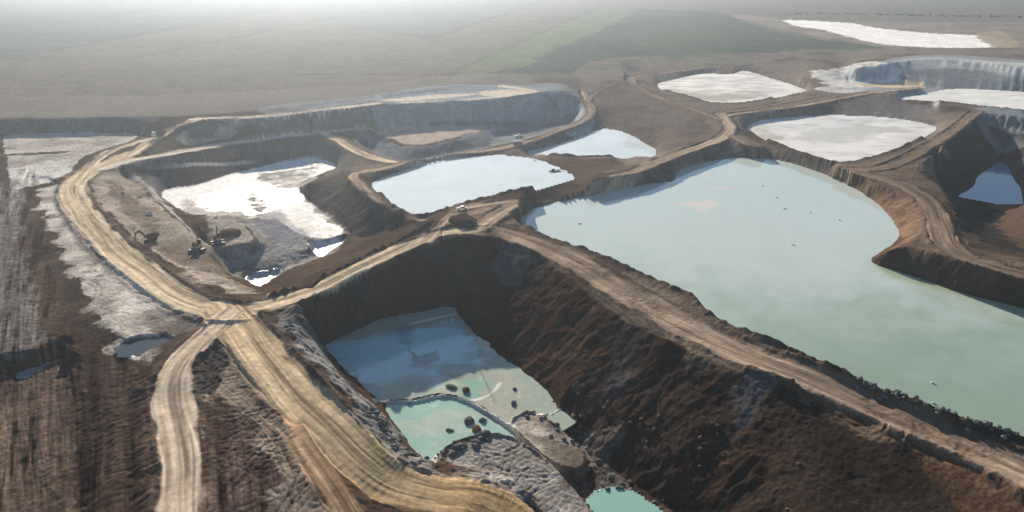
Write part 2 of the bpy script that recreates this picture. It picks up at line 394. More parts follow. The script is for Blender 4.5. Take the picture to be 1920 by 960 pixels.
# far country
W9 = 9
T.zone([(-3000,-60),(5000,-60),(5000,100),(1700,103),(1500,100),(1300,108),(1180,118),(1060,134),(950,139),(880,152),(700,180),(560,198),(400,214),(300,219),(-3000,220)], 'field', W9, .5, rough=.25, sm=False)
T.fieldm = T.mask([(-3000,-60),(5000,-60),(5000,100),(1700,103),(1500,100),(1300,108),(1180,118),(1060,134),(950,139),(700,160),(300,180),(-3000,190)], W9, .5, sm=False)
T.zone([(-3000,-60),(620,-30),(520,20),(300,62),(0,112),(-600,190),(-3000,300)], 'fieldb', W9, 1, sm=False)
T.zone([(640,48),(720,62),(805,70),(860,50),(1012,4),(1200,-40),(500,-60),(560,20)], (.13,.13,.115), W9, 1, sm=False)
T.zone([(842,139),(1015,58),(1122,14),(1200,17),(1118,62),(1040,90),(990,122),(905,138)], 'green', W9, 1.2, var=.5, sc=60, sm=False)
T.zone([(905,138),(990,122),(1040,90),(1118,62),(1200,17),(1345,22),(1450,60),(1600,84),(1720,98),(1500,100),(1300,108),(1180,120),(1060,134)], 'dgreen', W9, 5, sm=False)
T.zone([(1180,60),(1260,40),(1330,50),(1380,90),(1330,108),(1230,112)], (.10,.12,.075), W9, 6, a=.6, var=.6, sc=90)
for a, b in (((842,139),(1126,12)), ((0,114),(330,52)), ((640,48),(815,71)), ((812,71),(1012,4)), ((250,108),(640,30)), ((560,139),(842,139)), ((1345,24),(2300,34))):
    D, _, _, _ = T.dist([a + (W9,), b + (W9,)], 30, 1)
    m = (1 - sstep(2, 10, D + T.wx * 4))[:, None] * .22; T.col = T.col * (1 - m) + dk * m
T.zone([(-3000,190),(0,180),(300,178),(560,165),(760,152),(860,140),(1060,135),(1180,120),(1160,150),(1040,166),(880,160),(700,180),(560,198),(400,214),(300,219),(0,222),(-3000,222)], (.19,.17,.145), W9, 1.5, a=.85, var=.5, sc=40)
T.zone([(-3000,30),(5000,30),(5000,-60),(-3000,-60)], (.12,.12,.11), W9, 1, a=.25, sm=False)
T.zone([(1360,25),(1440,32),(1500,38),(1700,40),(2300,50),(2300,106),(1900,104),(1760,104),(1600,82),(1500,62),(1420,45)], (.24,.205,.175), W9, 3, var=.5, sc=50)
T.zone([(1470,38),(1540,40),(1600,44),(1640,52),(1740,62),(1850,68),(1885,84),(1830,91),(1740,90),(1650,82),(1580,66),(1545,56),(1500,50)], (.8,.78,.73), W9, 1.5, wet=.2)
T.zone([(1830,64),(1880,58),(1912,84),(1880,92),(1850,82)], (.3,.24,.17), W9, 1.5)
T.zone([(2000,100),(1880,90),(1740,92),(1640,86),(1560,72),(1600,96),(1700,104),(2000,108)], 'dgreen', W9, 1.5, a=.7)
# paler, drier patches on the banks between the ponds
T.zone([(1100,128),(1500,104),(1920,108),(2100,110),(2100,260),(1820,300),(1500,330),(1250,320),(900,330),(640,340),(640,250),(900,270),(1100,220)], (.20,.165,.14), 0, 2, a=.75, var=1, sc=34)
T.zone([(900,430),(1100,440),(1500,660),(1920,850),(1920,900),(1500,740),(1100,540)], (.24,.19,.145), 0, 2, a=.6, var=1, sc=18)
T.zone([(1590,300),(1760,260),(1830,300),(1800,440),(1920,500),(1920,530),(1700,470),(1740,400)], (.17,.125,.095), 0, 2, a=.6, var=1, sc=14)
# white cliff and terraces
T.zone([(1530,142),(1580,133),(1650,118),(1700,110),(1770,108),(1850,114),(2100,124),(2100,134),(1920,133),(1850,124),(1760,119),(1700,120),(1660,130),(1600,148)], 'kaolin', 13, .15, var=.3, sc=12, rough=.3)
T.zone([(1640,130),(1700,116),(1770,114),(1850,120),(2100,140),(2100,185),(1920,170),(1800,166),(1700,164),(1600,160)], (.30,.34,.37), 5, .3, var=.15, rough=.3)
T.zone([(1520,138),(1600,128),(1690,140),(1660,150),(1560,160),(1540,150)], 'kaolin', 2, 2, var=.7, sc=10)
T.zone([(1620,152),(1720,150),(1730,158),(1630,160)], 'tan', 0, 1)
# north benches
T.zone([(500,222),(640,205),(760,193),(880,188),(1030,170),(1085,185),(1110,215),(1080,228),(900,238),(640,244),(520,240)], 'blueclay', 0, 1, a=.75, var=.4)
T.zone([(715,180),(800,166),(900,160),(1010,164),(1050,172),(960,182),(880,188),(700,192)], 'blueclay', 7.5, 1.5, a=.8)
for pp in ([(715,188),(770,182),(830,177),(900,176),(840,183),(760,190)], [(855,190),(930,186),(970,180),(1010,173),(1000,168),(940,160),(940,164),(1000,172),(900,184)], [(900,172),(960,168),(1000,171),(960,178),(910,180)], [(755,192),(830,191),(830,194),(755,195)]):
    T.zone(pp, 'pale', 7.5, .5)
T.zone([(690,243),(740,239),(905,236),(900,243),(850,258),(800,270),(770,272),(740,262)], 'pink', -7, 1)
T.zone([(690,262),(730,274),(765,282),(800,280),(860,266),(930,252),(1000,262),(930,278),(860,286),(800,298),(750,302),(700,285)], 'blueclay', -10, 1, a=.8, var=.3)
T.zone([(330,270),(420,255),(480,248),(560,246),(480,254),(400,266),(360,276)], (.36,.31,.27), -3, 1)
T.zone([(920,290),(985,284),(1060,292),(1180,295),(1100,330),(1080,330),(1000,300)], 'umber', 0, 1)
# west flats
T.zone([(232,323),(300,313),(400,300),(470,290),(470,292.5),(400,303),(300,317),(232,327)], 'pale', -6.5, .2)
T.zone([(10,254),(100,251),(250,251),(236,268),(160,292),(120,330),(60,345),(20,350),(15,300)], 'sand', 0, .35, var=.25, sc=14)
T.zone([(20,316),(120,300),(125,330),(60,342),(25,335)], 'kaolin', 0, 1.2, a=.6)
T.zone([(0,289),(120,283),(118,287),(0,292)], 'brown', 0, .3)
T.zone([(75,355),(130,348),(150,370),(185,420),(280,510),(385,580),(380,610),(300,640),(270,690),(225,645),(165,560),(120,470),(85,400)], 'sand', -1, 1.6, var=.45, sc=12)
T.zone([(105,352),(125,352),(150,400),(125,400)], 'brown', -1, 1)
T.zone([(275,580),(380,575),(385,610),(300,630)], 'dark', -1, 1, var=.3)
T.zone([(220,645),(260,632),(315,630),(318,642),(260,660),(228,660)], (.085,.09,.10), -1, .4, rough=.2)  # shaded hollow: its blue-grey shade is put into the ground colour
T.zone([(130,440),(210,445),(170,560),(240,540),(230,510),(190,490)], 'brown', -1, 1, a=.5, var=.5)
T.zone([(-400,345),(8,345),(35,450),(55,560),(60,655),(-400,690)], (.15,.135,.125), -1, 1)
T.zone([(-400,700),(0,700),(60,690),(125,668),(150,960),(150,1200),(-400,1300)], (.125,.09,.07), -5, 1, a=.85, var=.3)
T.zone([(138,650),(190,650),(250,700),(290,820),(300,1200),(150,1200),(150,800)], (.058,.038,.030), -3, 2, a=.8)
# north-west workings
T.zone([(170,340),(235,322),(300,385),(360,430),(400,470),(440,520),(478,555),(400,552),(320,500),(240,440),(190,390)], (.48,.415,.335), -4, 1.5, var=.25, sc=14)
T.zone([(205,345),(260,370),(300,420),(270,425),(215,375)], (.15,.11,.085), -3, 1.5, var=.4)
T.zone([(300,480),(400,470),(440,520),(475,555),(400,548)], (.14,.11,.085), -7, 1.5, var=.35)
T.zone([(232,330),(262,345),(300,368),(352,420),(395,470),(372,452),(345,425),(300,385)], 'clay', -10, 1)
T.zone([(395,405),(460,405),(540,430),(640,455),(600,485),(520,515),(440,520),(400,480)], 'clay', -13, .8, var=.4, sc=6, rough=2.2)
T.zone([(400,415),(440,412),(470,432),(480,455),(440,462),(405,466)], (.36,.3,.24), -9, 1, var=.3)
KW = (.72,.71,.68)
T.zone([(300,362),(370,346),(440,325),(520,308),(600,296),(640,312),(600,326),(560,350),(590,385),(655,435),(640,448),(560,440),(510,405),(450,402),(400,404),(345,396)], KW, -14, .35, wet=.22, rough=.6)
T.zone([(360,388),(395,362),(460,345),(520,345),(548,352),(575,372),(530,388),(480,402),(410,402)], KW, -14, 1.2, wet=1, rough=.15)
T.zone([(590,412),(620,420),(648,438),(600,444)], KW, -14, 1.2, wet=.6)
T.zone([(500,340),(560,325),(600,340),(560,352),(520,352)], (.2,.18,.16), -14, 1.5, var=.7, sc=6, wet=.2)
T.zone([(480,335),(520,322),(560,318),(600,310),(560,330),(520,338)], (.16,.15,.14), -14, 2.5, var=.9, sc=7, wet=.1)
T.zone([(470,360),(490,375),(500,398),(480,395),(460,385)], (.16,.15,.14), -14, 1, var=.8, sc=4, wet=.1)
T.zone([(560,400),(640,440),(600,445),(540,420)], (.5,.49,.46), -14, 2, var=.9, sc=4, wet=.3)
T.zone([(340,372),(420,395),(520,405),(480,410),(350,398)], (.3,.28,.25), -14, 2, var=.8, sc=5, wet=.2)
T.zone([(490,395),(530,400),(570,440),(540,470),(490,440)], (.22,.22,.24), -14, 1.2)
T.zone([(582,464),(610,458),(654,446),(620,472),(598,484)], KW, -16, .6, wet=1, rough=.2)
T.zone([(462,522),(500,513),(528,510),(492,548),(480,540)], (.3,.36,.42), -17, .6, wet=1, rough=.1)
T.zone([(575,340),(650,328),(700,365),(780,405),(720,440),(660,440),(590,385)], (.085,.07,.06), -10, 1.5)
# centre
T.zone([(840,392),(900,385),(960,385),(930,425),(850,430)], 'tan2', 0, 1.5, var=.3)
T.zone([(1020,490),(1070,480),(1180,555),(1290,600),(1480,690),(1560,720),(1540,745),(1400,690),(1280,650),(1170,598),(1090,545)], (.33,.26,.195), 0, 2, var=.35, sc=16)
# front pit
T.zone([(500,590),(520,592),(600,660),(700,745),(760,800),(805,868),(840,880),(960,870),(900,905),(820,915),(740,870),(640,765),(560,680)], 'clay', -10, 2, var=.3, sc=4, rough=2.4)
T.zone([(810,850),(870,815),(940,806),(990,830),(1060,890),(1120,960),(1200,1100),(880,1100),(850,960),(900,905),(840,885)], (.37,.35,.32), -17.5, 1.5, var=.25, sc=4, rough=1.3)
T.zone([(985,752),(1040,745),(1100,800),(1150,860),(1230,925),(1210,950),(1110,900),(1040,850),(960,800)], (.38,.35,.31), -19, 2.5, var=.3, sc=5, rough=1.6)
T.zone([(950,790),(990,765),(1040,775),(1110,850),(1100,890),(1050,885),(990,830)], (.56,.48,.39), -19.5, 1.5, var=.2, wet=.3, rough=.12)
T.zone([(1100,870),(1200,905),(1260,960),(1200,960),(1110,905)], (.34,.3,.26), -19.5, 1.5, var=.3)
T.zone([(430,900),(560,800),(600,900),(640,980),(660,1100),(430,1100),(420,950)], (.36,.30,.25), -1, 2, a=.9, var=.3, sc=10)
T.zone([(400,640),(450,640),(520,740),(560,830),(560,900),(470,860),(420,800),(380,760),(365,735),(395,700)], (.38,.30,.225), -1, 2, var=.2, sc=10)
T.zone([(370,640),(410,645),(428,680),(410,725),(365,740),(362,690)], (.06,.052,.048), -1, .6, rough=2)
T.zone([(380,760),(440,760),(500,850),(540,960),(560,1150),(390,1150)], (.055,.034,.030), -1, 2, a=.85)
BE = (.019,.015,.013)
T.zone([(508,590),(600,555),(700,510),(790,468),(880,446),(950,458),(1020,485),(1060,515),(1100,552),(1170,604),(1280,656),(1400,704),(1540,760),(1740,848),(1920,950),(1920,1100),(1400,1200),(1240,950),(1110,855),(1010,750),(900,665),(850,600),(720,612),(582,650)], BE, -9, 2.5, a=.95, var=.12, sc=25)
T.zone([(930,510),(985,500),(985,540),(945,545)], (.07,.075,.08), -9, .6)
T.zone([(640,540),(760,480),(860,480),(760,510),(660,550)], (.045,.046,.048), -5, 1, a=.7)
T.zone([(1020,560),(1090,560),(1080,640),(960,700),(960,620)], (.085,.042,.028), -8, 2, a=.6, var=.5)
T.zone([(1180,640),(1240,640),(1200,700),(1130,740),(1150,690)], (.07,.07,.075), -8, 2, a=.6, var=.7, sc=8)
T.zone([(1390,720),(1440,715),(1450,760),(1400,780)], (.11,.115,.125), -5, 2, a=.7, var=.8, sc=5)
T.zone([(1000,700),(1100,790),(1250,900),(1330,1000),(1200,960),(1080,850)], (.06,.034,.02), -15, 3, a=.7, var=.5)
T.zone([(1520,750),(1600,730),(1920,880),(2100,960),(2100,1040),(1920,930),(1700,830)], (.25,.165,.11), -1, 1.5, a=.8, var=.3)
T.zone([(1700,860),(1760,850),(1920,930),(2000,1000),(1850,1000)], (.12,.065,.038), -4, 2, a=.8, var=.5)
for pts, w_ in stroke_late:
    D, _, _, _ = T.dist(pts, 6); m = (1 - sstep(.5, 1.3, D + T.wx * .5))[:, None]; T.col = T.col * (1 - m) + np.array((.70,.67,.62)) * m; T.rough *= (1 - .8 * m[:, 0])
# east
T.zone([(1590,345),(1640,350),(1740,395),(1740,430),(1700,460),(1640,480),(1690,440),(1665,400)], (.20,.13,.088), -3, 1, a=.8, var=.4)
T.zone([(1560,306),(1680,300),(1780,262),(1780,290),(1740,330),(1660,330)], (.20,.14,.095), 0, 1, a=.8, var=.3)
T.zone([(1760,290),(1830,225),(1990,232),(1990,300),(1900,300),(1880,440),(1930,495),(1830,470),(1790,400)], (.03,.026,.025), -8, 2, a=.92)  # shadow filling the east pit, darkened into the ground colour
T.zone([(1880,440),(1890,300),(2000,280),(2000,480)], (.11,.068,.048), -12, 3, a=.9, var=.4)
T.zone([(1840,208),(2000,215),(2000,245),(1850,225)], 'blueclay', -3, 1, a=.7)
T.zone([(1600,190),(1680,185),(1740,195),(1730,212),(1640,212),(1560,208)], (.15,.16,.17), -2, 1, a=.6, var=.4)
T.zone([(1130,165),(1190,178),(1300,222),(1330,250),(1260,290),(1225,275),(1190,255),(1130,225)], (.095,.075,.064), -4, 2, a=.8, var=.4, sc=14)
T.zone([(1410,240),(1440,256),(1480,275),(1500,290),(1400,262)], 'brown', -3, 1)

for pp, z, c in (([(1600,100),(1700,92),(2200,100),(2200,195),(1590,180)], 5, (.29,.33,.355)), ([(400,228),(640,196),(880,176),(1040,160),(1100,180),(1100,230),(900,240),(600,246)], 2, (.25,.275,.29)), ([(-400,200),(330,200),(330,256),(-400,256)], 4, (.11,.105,.10)), ([(240,300),(420,280),(700,240),(720,320),(600,330),(260,350)], -8, (.13,.12,.11)), ([(1830,200),(2000,205),(2000,250),(1850,240)], -3, (.16,.165,.17))):
    m = (T.mask(pp, z, .3) * sstep(.25, .55, gm)); i = np.nonzero(m)[0]; q = m[i][:, None]
    T.col[i] = T.col[i] * (1 - q) + np.array(c) * (1 + .22 * fbm(X[i], Y[i] * 1.0, 16, 3, 77))[:, None] * q; T.rough[i] *= 1 - .75 * m[i]
# ---- roads
road_s = np.zeros(len(X)); h0 = h.copy()
for n_, r in enumerate(ROADS):
    c = np.array(COL[{'brown': 'brownroad', 'gully': 'gullyc'}.get(r['col'], r['col'])])
    D, Lt, Sa, Zr = T.dist(r['pts'], r['w'] * 0.5 + 7)
    I = np.nonzero(D < 1e8)[0]; D, Lt, Sa, Zr = D[I], Lt[I], Sa[I], Zr[I]; 
    kf = (1 - sstep(r['w'] / 2 - .5, r['w'] / 2 + 2.5, D)) * sstep(320, 420, dist0[I]) * (1 - T.road[I]) * (1 - sstep(1.5, 3.0, np.abs(Zr - h0[I])))
    h[I] = h[I] * (1 - kf) + Zr * kf; onlevel = np.maximum(1 - sstep(.5, 1.4, np.abs(Zr - h0[I])), sstep(320, 420, dist0[I]))
    xi, yi, ci = X[I], Y[I], T.col[I]
    hw = r['w'] / 2
    edge = D + T.wx[I] * 2.2 * (1.3 if r['tr'] < 1 else .8) + 1.3 * vn(Sa / 9, Lt, 1.1, 90 + n_)
    m = (1 - sstep(hw - 0.8, hw + 1.4, edge))
    if r['tr'] < 1: m = m * np.clip(.75 + mid[I], 0, 1)
    m = m * onlevel
    lat = Lt + 0.8 * vn(Sa, 0 * Sa, 40, n_)
    lt2 = lat + .9 * vn(Sa, 0 * Sa + 7, 26, n_ + 30); lt3 = lat - 1.3 * vn(Sa, 0 * Sa + 3, 34, n_ + 60)
    wp = 1 + .25 * vn(Sa, 0 * Sa, 55, n_ + 5); pa = np.clip(.75 + .9 * fbm(xi, yi, 14, 2, 33), .3, 1.3)
    st = vn(lt2 * wp, Sa / 60, 0.62, 11) * .75 * pa + vn(lt3 / wp, Sa / 45, 1.2, 14) * .5 + vn(Lt + .12 * Sa, Sa / 25, .8, 15) * .3 * (1.3 - pa) + vn(Lt - .07 * Sa, Sa / 25, .7, 16) * .25 + vn(lat, Sa / 35, 2.6, 12) * .5 + fbm(xi, yi, 5, 3, 13) * .3
    cc = c * (1 + 0.60 * np.clip(st, -.9, 1.1)[:, None]) * (1 + .12 * mid[I][:, None])
    if r['key'] == 'haul':
        k = (sstep(50, 160, Sa + 25 * mid[I]) * .85)[:, None]
        cc = cc * (1 - k) + (np.array(COL['ochre']) * (1 + .45 * st[:, None])) * k
        k = (sstep(130, 200, Sa) * sstep(-3, 6, Lt))[:, None] * .7
        cc = cc * (1 - k) + np.array((.17,.125,.065)) * k * (1 + .4 * st[:, None])
        m = m * (1 - sstep(205, 235, Sa + 14 * mid[I]))
    ci = ci * (1 - m[:, None]) + cc * m[:, None]
    T.rough[I] = T.rough[I] * (1 - m) + .12 * m
    T.road[I] = np.maximum(T.road[I], m)
    T.fieldm[I] *= (1 - m)
    road_s[I] = road_s[I] * (1 - m) + st * m
    # dark spoil kicked to the edges and the pushed-up shoulder
    sh = np.exp(-((D - hw - 1.6) / 1.3) ** 2) * (1 - T.road[I]) * (.3 + .7 * onlevel) * ((1 - sstep(150, 170, Sa)) if r['key'] == 'haul' else 1)
    amp = .9 if r['col'] in ('tan', 'tan2', 'orange', 'brown', 'brown2') else .45
    h[I] += sh * amp * np.clip(.55 + .9 * fbm(xi, yi, 5, 3, 20 + n_), 0, 1.6)
    shc = (sh * .7)[:, None]; T.col[I] = ci * (1 - shc) + np.array((.10,.075,.058)) * shc

# ---- relief
inpond = np.zeros(len(X))
for k, d in PONDS.items():
    A = d['poly']; ii = (X > A[:, 0].min()) & (X < A[:, 0].max()) & (Y > A[:, 1].min()) & (Y < A[:, 1].max())
    q = np.zeros(len(X)); q[ii] = pip(X[ii], Y[ii], A); inpond = np.maximum(inpond, q)
for k, d in PONDS.items():
    if not d['berm']: continue
    D, Lt, Sa, Zr = T.dist([(x, y, d['cz']) for x, y in d['near']][1:-1], 12)
    I = np.nonzero(D < 1e8)[0]; D = D[I]
    h[I] += d['berm'] * np.exp(-(D / 2.2) ** 2) * np.clip(.6 + .9 * fbm(X[I], Y[I], 4.0, 3, 31), 0, 1.5)
    m = (np.exp(-(D / 4) ** 2) * .75)[:, None]; T.col[I] = T.col[I] * (1 - m) + np.array((.07,.052,.042)) * m
def ridge(v): return 1 - np.abs(v) * 2
rgh = T.rough * (1 - T.fieldm * .8) * (1 - inpond)
farfade = 1.0
h = h + rgh * (0.9 * mid * (0.22 + .45 * slope) + 0.4 * fine * (0.3 + .7 * slope) + 0.12 * vn(X, Y, 1.1, 8)) * farfade
h = h + rgh * (slope * 1.5 * fbm(X, Y, 26, 3, 17) + slope * .5 * ridge(fbm(X, Y, 8, 3, 18))) * (1 - sstep(300, 450, dist0))
h = h + rgh * slope * streak * .45 * (.55 + .9 * np.clip(big + .2, 0, 1)) * (1 - sstep(350, 600, dist0) * .9)
h = h + road_s * T.road * .10
h = h + (1 - T.rough) * .05 * fine
# ploughed / tracked strips in the west: ridges running away from the viewer
def strips(pts, z, amp, ang, period, seed):
    m = T.mask(pts, z, 1.5); I = np.nonzero(m)[0]; m = m[I]; X, Y = T.X[I], T.Y[I]
    c, s_ = math.cos(ang), math.sin(ang)
    u = X * c + Y * s_; v = -X * s_ + Y * c
    q = vn(u + 1.2 * vn(v, u, 30, seed), v / 40, period, seed) + .6 * vn(u, v / 14, period * .45, seed + 1)
    h[I] += m * q * amp * (1 - T.road[I]); pt = np.clip(.6 + fbm(X, Y, 13, 3, seed + 6), .15, 1.4); rib = vn(u / 3.5, v, .75, seed + 4) * (1.5 - pt)
    h[I] += m * rib * amp * .3 * (1 - T.road[I])
    T.col[I] *= (1 + (m * (1 - T.road[I]) * ((q + .7 * vn(u, v / 30, .5, seed + 2)) * pt * .8 + rib * .2 + .35 * fbm(X, Y, 1.6, 2, seed + 8)))[:, None])
strips([(-400,345),(8,345),(35,450),(60,655),(-400,690)], -1, .12, R_(30), 1.9, 41)
strips([(-400,700),(0,700),(60,690),(125,668),(150,960),(150,1200),(-400,1300)], -5, .14, R_(30), 1.1, 43)
strips([(130,640),(215,650),(280,700),(300,1200),(150,1200),(150,800),(60,560),(20,360),(70,350)], -3, .4, R_(27), 3.2, 45)
strips([(380,760),(440,760),(500,850),(540,960),(560,1150),(390,1150)], -1, .3, R_(22), 2.4, 47)
def tracks(pts, z, n, head, spread, curve, seed, L=(25, 80), ca=.3, wid=.35):
    """paired wheel ruts of single passes, each its own arc"""
    r = np.random.default_rng(seed); A = line(pts, z, True, 3)[:, :2]; lo, hi = A.min(0), A.max(0); inside = T.mask(pts, z, 1.0)
    J = np.nonzero(inside)[0]; xj, yj = T.X[J], T.Y[J]
    for q in range(n):
        p = lo + r.random(2) * (hi - lo); a = head + r.normal() * spread; c = r.normal() * curve; n_ = int(r.uniform(*L) / 2.5)
        path = [p.copy()]
        for _ in range(n_): a += c * 2.5; p = p + 2.5 * np.array([math.sin(a), math.cos(a)]); path.append(p.copy())
        path = np.array(path)
        K = np.nonzero((xj > path[:, 0].min() - 3) & (xj < path[:, 0].max() + 3) & (yj > path[:, 1].min() - 3) & (yj < path[:, 1].max() + 3))[0]
        if not len(K): continue
        x, y = xj[K], yj[K]; D = np.full(len(K), 9.0)
        for k in range(len(path) - 1):
            d = path[k + 1] - path[k]; t_ = np.clip(((x - path[k][0]) * d[0] + (y - path[k][1]) * d[1]) / 6.25, 0, 1)
            D = np.minimum(D, np.hypot(x - path[k][0] - t_ * d[0], y - path[k][1] - t_ * d[1]))
        e = np.exp(-((D - 1.0) / wid) ** 2); i = J[K]; s_ = r.choice([-1, -1, 1]) * r.uniform(.5, 1) * ca
        f = e * inside[i] * (1 - .7 * T.road[i])
        T.col[i] *= (1 + s_ * f)[:, None]; h[i] -= .12 * f
tracks([(400,640),(450,640),(520,740),(560,830),(640,980),(660,1100),(430,1100),(420,800),(380,760),(365,735)], -1, 90, R_(-20), .7, .03, 50)
tracks([(800,860),(870,815),(940,806),(990,830),(1060,890),(1120,960),(1200,1100),(880,1100),(850,960)], -17.5, 60, R_(-40), 1.2, .05, 55, (12, 40), .22)
tracks([(170,340),(235,322),(300,385),(360,430),(400,470),(440,520),(478,555),(400,552),(320,500),(240,440),(190,390)], -4, 90, R_(-20), .6, .03, 58)
tracks([(10,252),(250,249),(236,268),(120,330),(60,345),(20,350)], 0, 30, R_(70), .4, .01, 59, (40, 120), .25, .6)
tracks([(75,355),(130,348),(150,370),(185,420),(280,510),(385,580),(300,640),(225,645),(165,560),(120,470)], -1, 60, R_(60), .6, .03, 60, (15, 60))
tracks([(830,440),(840,392),(900,380),(970,372),(1060,355),(1060,365),(970,400),(960,440),(1100,490),(1080,500),(900,445)], 2.5, 50, R_(30), .9, .02, 66)
tracks([(1020,490),(1070,480),(1180,555),(1290,600),(1480,690),(1600,740),(1920,870),(1920,900),(1560,770),(1280,650),(1090,545)], 0, 90, R_(150), .25, .008, 67, (30, 90))
tracks([(1590,345),(1700,350),(1760,420),(1800,480),(1920,515),(1920,530),(1760,478),(1735,440)], 0, 40, R_(160), .3, .01, 68, (30, 80))
tracks([(130,640),(215,650),(280,700),(300,1200),(150,1200),(150,800),(60,560),(20,360),(70,350)], -3, 40, R_(-28), .12, .002, 69, (40, 110), .35)
tracks([(-400,700),(0,700),(60,690),(125,668),(150,960),(150,1200),(-400,1300)], -5, 50, R_(-30), .1, .002, 70, (40, 110), .35)
tracks([(1320,200),(1380,205),(1385,262),(1290,290),(1240,305),(1330,250)], 0, 30, R_(10), .4, .02, 71, (30, 80), .4, .5)
# cracked silt pattern
T.col = T.col * (1 + (fine * .12 + .10 * vn(X, Y, .9, 71))[:, None] * (1 - .5 * T.fieldm[:, None]))
T.col = T.col * (1 + (.10 * big * T.fieldm)[:, None])
# far fields: faint plough lines
u = X * .93 + Y * .36; T.col = T.col * (1 + (T.fieldm * .03 * vn(u, Y / 900, 9, 73))[:, None])
T.col = np.clip(T.col, .01, .85)
# pond beds stay under their water
bed = inpond > .5
zb = np.zeros(len(X))
for k, d in PONDS.items():
    A = d['poly']; ii = np.nonzero((X > A[:, 0].min()) & (X < A[:, 0].max()) & (Y > A[:, 1].min()) & (Y < A[:, 1].max()))[0]
    jj = ii[pip(X[ii], Y[ii], A)]; h[jj] = np.minimum(h[jj], d['z'] + .15)
# ------------------------------------------------------------------ ground height lookup
Hf = h.reshape(nR, nC)
def ground(x, y):
    gx, gy = G(np.float64(x), np.float64(y))
    i = int(np.clip(np.searchsorted(cols, gx) - 1, 0, nC - 2)); j = int(np.clip(np.searchsorted(rows, gy) - 1, 0, nR - 2))
    fu = (gx - cols[i]) / (cols[i + 1] - cols[i]); fv = (gy - rows[j]) / (rows[j + 1] - rows[j])
    return float((Hf[j, i] * (1 - fu) + Hf[j, i + 1] * fu) * (1 - fv) + (Hf[j + 1, i] * (1 - fu) + Hf[j + 1, i + 1] * fu) * fv)
def at(px, py, z=None):
    """ground point in the direction (px, py)"""
    if z is None:
        # march the ray
        prev = None
        for dd in np.arange(P(px, py, 12)[1], 1500, 0.7):
            # horizontal distance march
            b = 480 - py; dy = F * cp + b * sp; dz = -F * sp + b * cp; dx = px - 960
            zz = H + dd * dz / dy; xx = dd * dx / dy
            if zz < 12 and zz <= ground(xx, dd): return xx, dd, ground(xx, dd)
    x, y = P(px, py, z); return float(x), float(y), float(z)

# ------------------------------------------------------------------ materials
def new_mat(name):
    m = bpy.data.materials.new(name); m.use_nodes = True
    return m, m.node_tree, m.node_tree.nodes['Principled BSDF']
def soil_mat(name, bump=1.0, sc=1.0, ct=.5):
    m, n, b = new_mat(name)
    at_ = n.nodes.new('ShaderNodeVertexColor'); at_.layer_name = 'soil'
    wt = n.nodes.new('ShaderNodeAttribute'); wt.attribute_name = 'wet'
    tc = n.nodes.new('ShaderNodeNewGeometry')
    n1 = n.nodes.new('ShaderNodeTexNoise'); n1.inputs['Scale'].default_value = 1.1 * sc; n1.inputs['Detail'].default_value = 6; n1.inputs['Roughness'].default_value = .7
    n2 = n.nodes.new('ShaderNodeTexNoise'); n2.inputs['Scale'].default_value = .22 * sc; n2.inputs['Detail'].default_value = 5
    n.links.new(tc.outputs['Position'], n1.inputs['Vector']); n.links.new(tc.outputs['Position'], n2.inputs['Vector'])
    mr = n.nodes.new('ShaderNodeMapRange'); mr.inputs['From Min'].default_value = .3; mr.inputs['From Max'].default_value = .7; mr.inputs['To Min'].default_value = 1 - ct; mr.inputs['To Max'].default_value = 1 + ct
    n.links.new(n1.outputs[0], mr.inputs[0])
    mr2 = n.nodes.new('ShaderNodeMapRange'); mr2.inputs['From Min'].default_value = .3; mr2.inputs['From Max'].default_value = .7; mr2.inputs['To Min'].default_value = .84; mr2.inputs['To Max'].default_value = 1.16
    n.links.new(n2.outputs[0], mr2.inputs[0])
    mu = n.nodes.new('ShaderNodeMath'); mu.operation = 'MULTIPLY'; n.links.new(mr.outputs[0], mu.inputs[0]); n.links.new(mr2.outputs[0], mu.inputs[1])
    vm = n.nodes.new('ShaderNodeVectorMath'); vm.operation = 'SCALE'
    n.links.new(at_.outputs[0], vm.inputs[0]); n.links.new(mu.outputs[0], vm.inputs['Scale'])
    n.links.new(vm.outputs[0], b.inputs['Base Color'])
    rr = n.nodes.new('ShaderNodeMapRange'); rr.inputs['To Min'].default_value = .95; rr.inputs['To Max'].default_value = .30
    n.links.new(wt.outputs['Fac'], rr.inputs[0]); n.links.new(rr.outputs[0], b.inputs['Roughness'])
    sp_ = n.nodes.new('ShaderNodeMapRange'); sp_.inputs['To Min'].default_value = .0; sp_.inputs['To Max'].default_value = .6
    n.links.new(wt.outputs['Fac'], sp_.inputs[0]); n.links.new(sp_.outputs[0], b.inputs['Specular IOR Level'])
    bp = n.nodes.new('ShaderNodeBump'); bp.inputs['Strength'].default_value = .7 * bump; bp.inputs['Distance'].default_value = .35
    n.links.new(n1.outputs[0], bp.inputs['Height']); n.links.new(bp.outputs[0], b.inputs['Normal'])
    return m
M_soil = soil_mat('soil'); M_road = soil_mat('packed_soil', .5, 2.0, .22); M_field = soil_mat('field_soil', .5, .3)
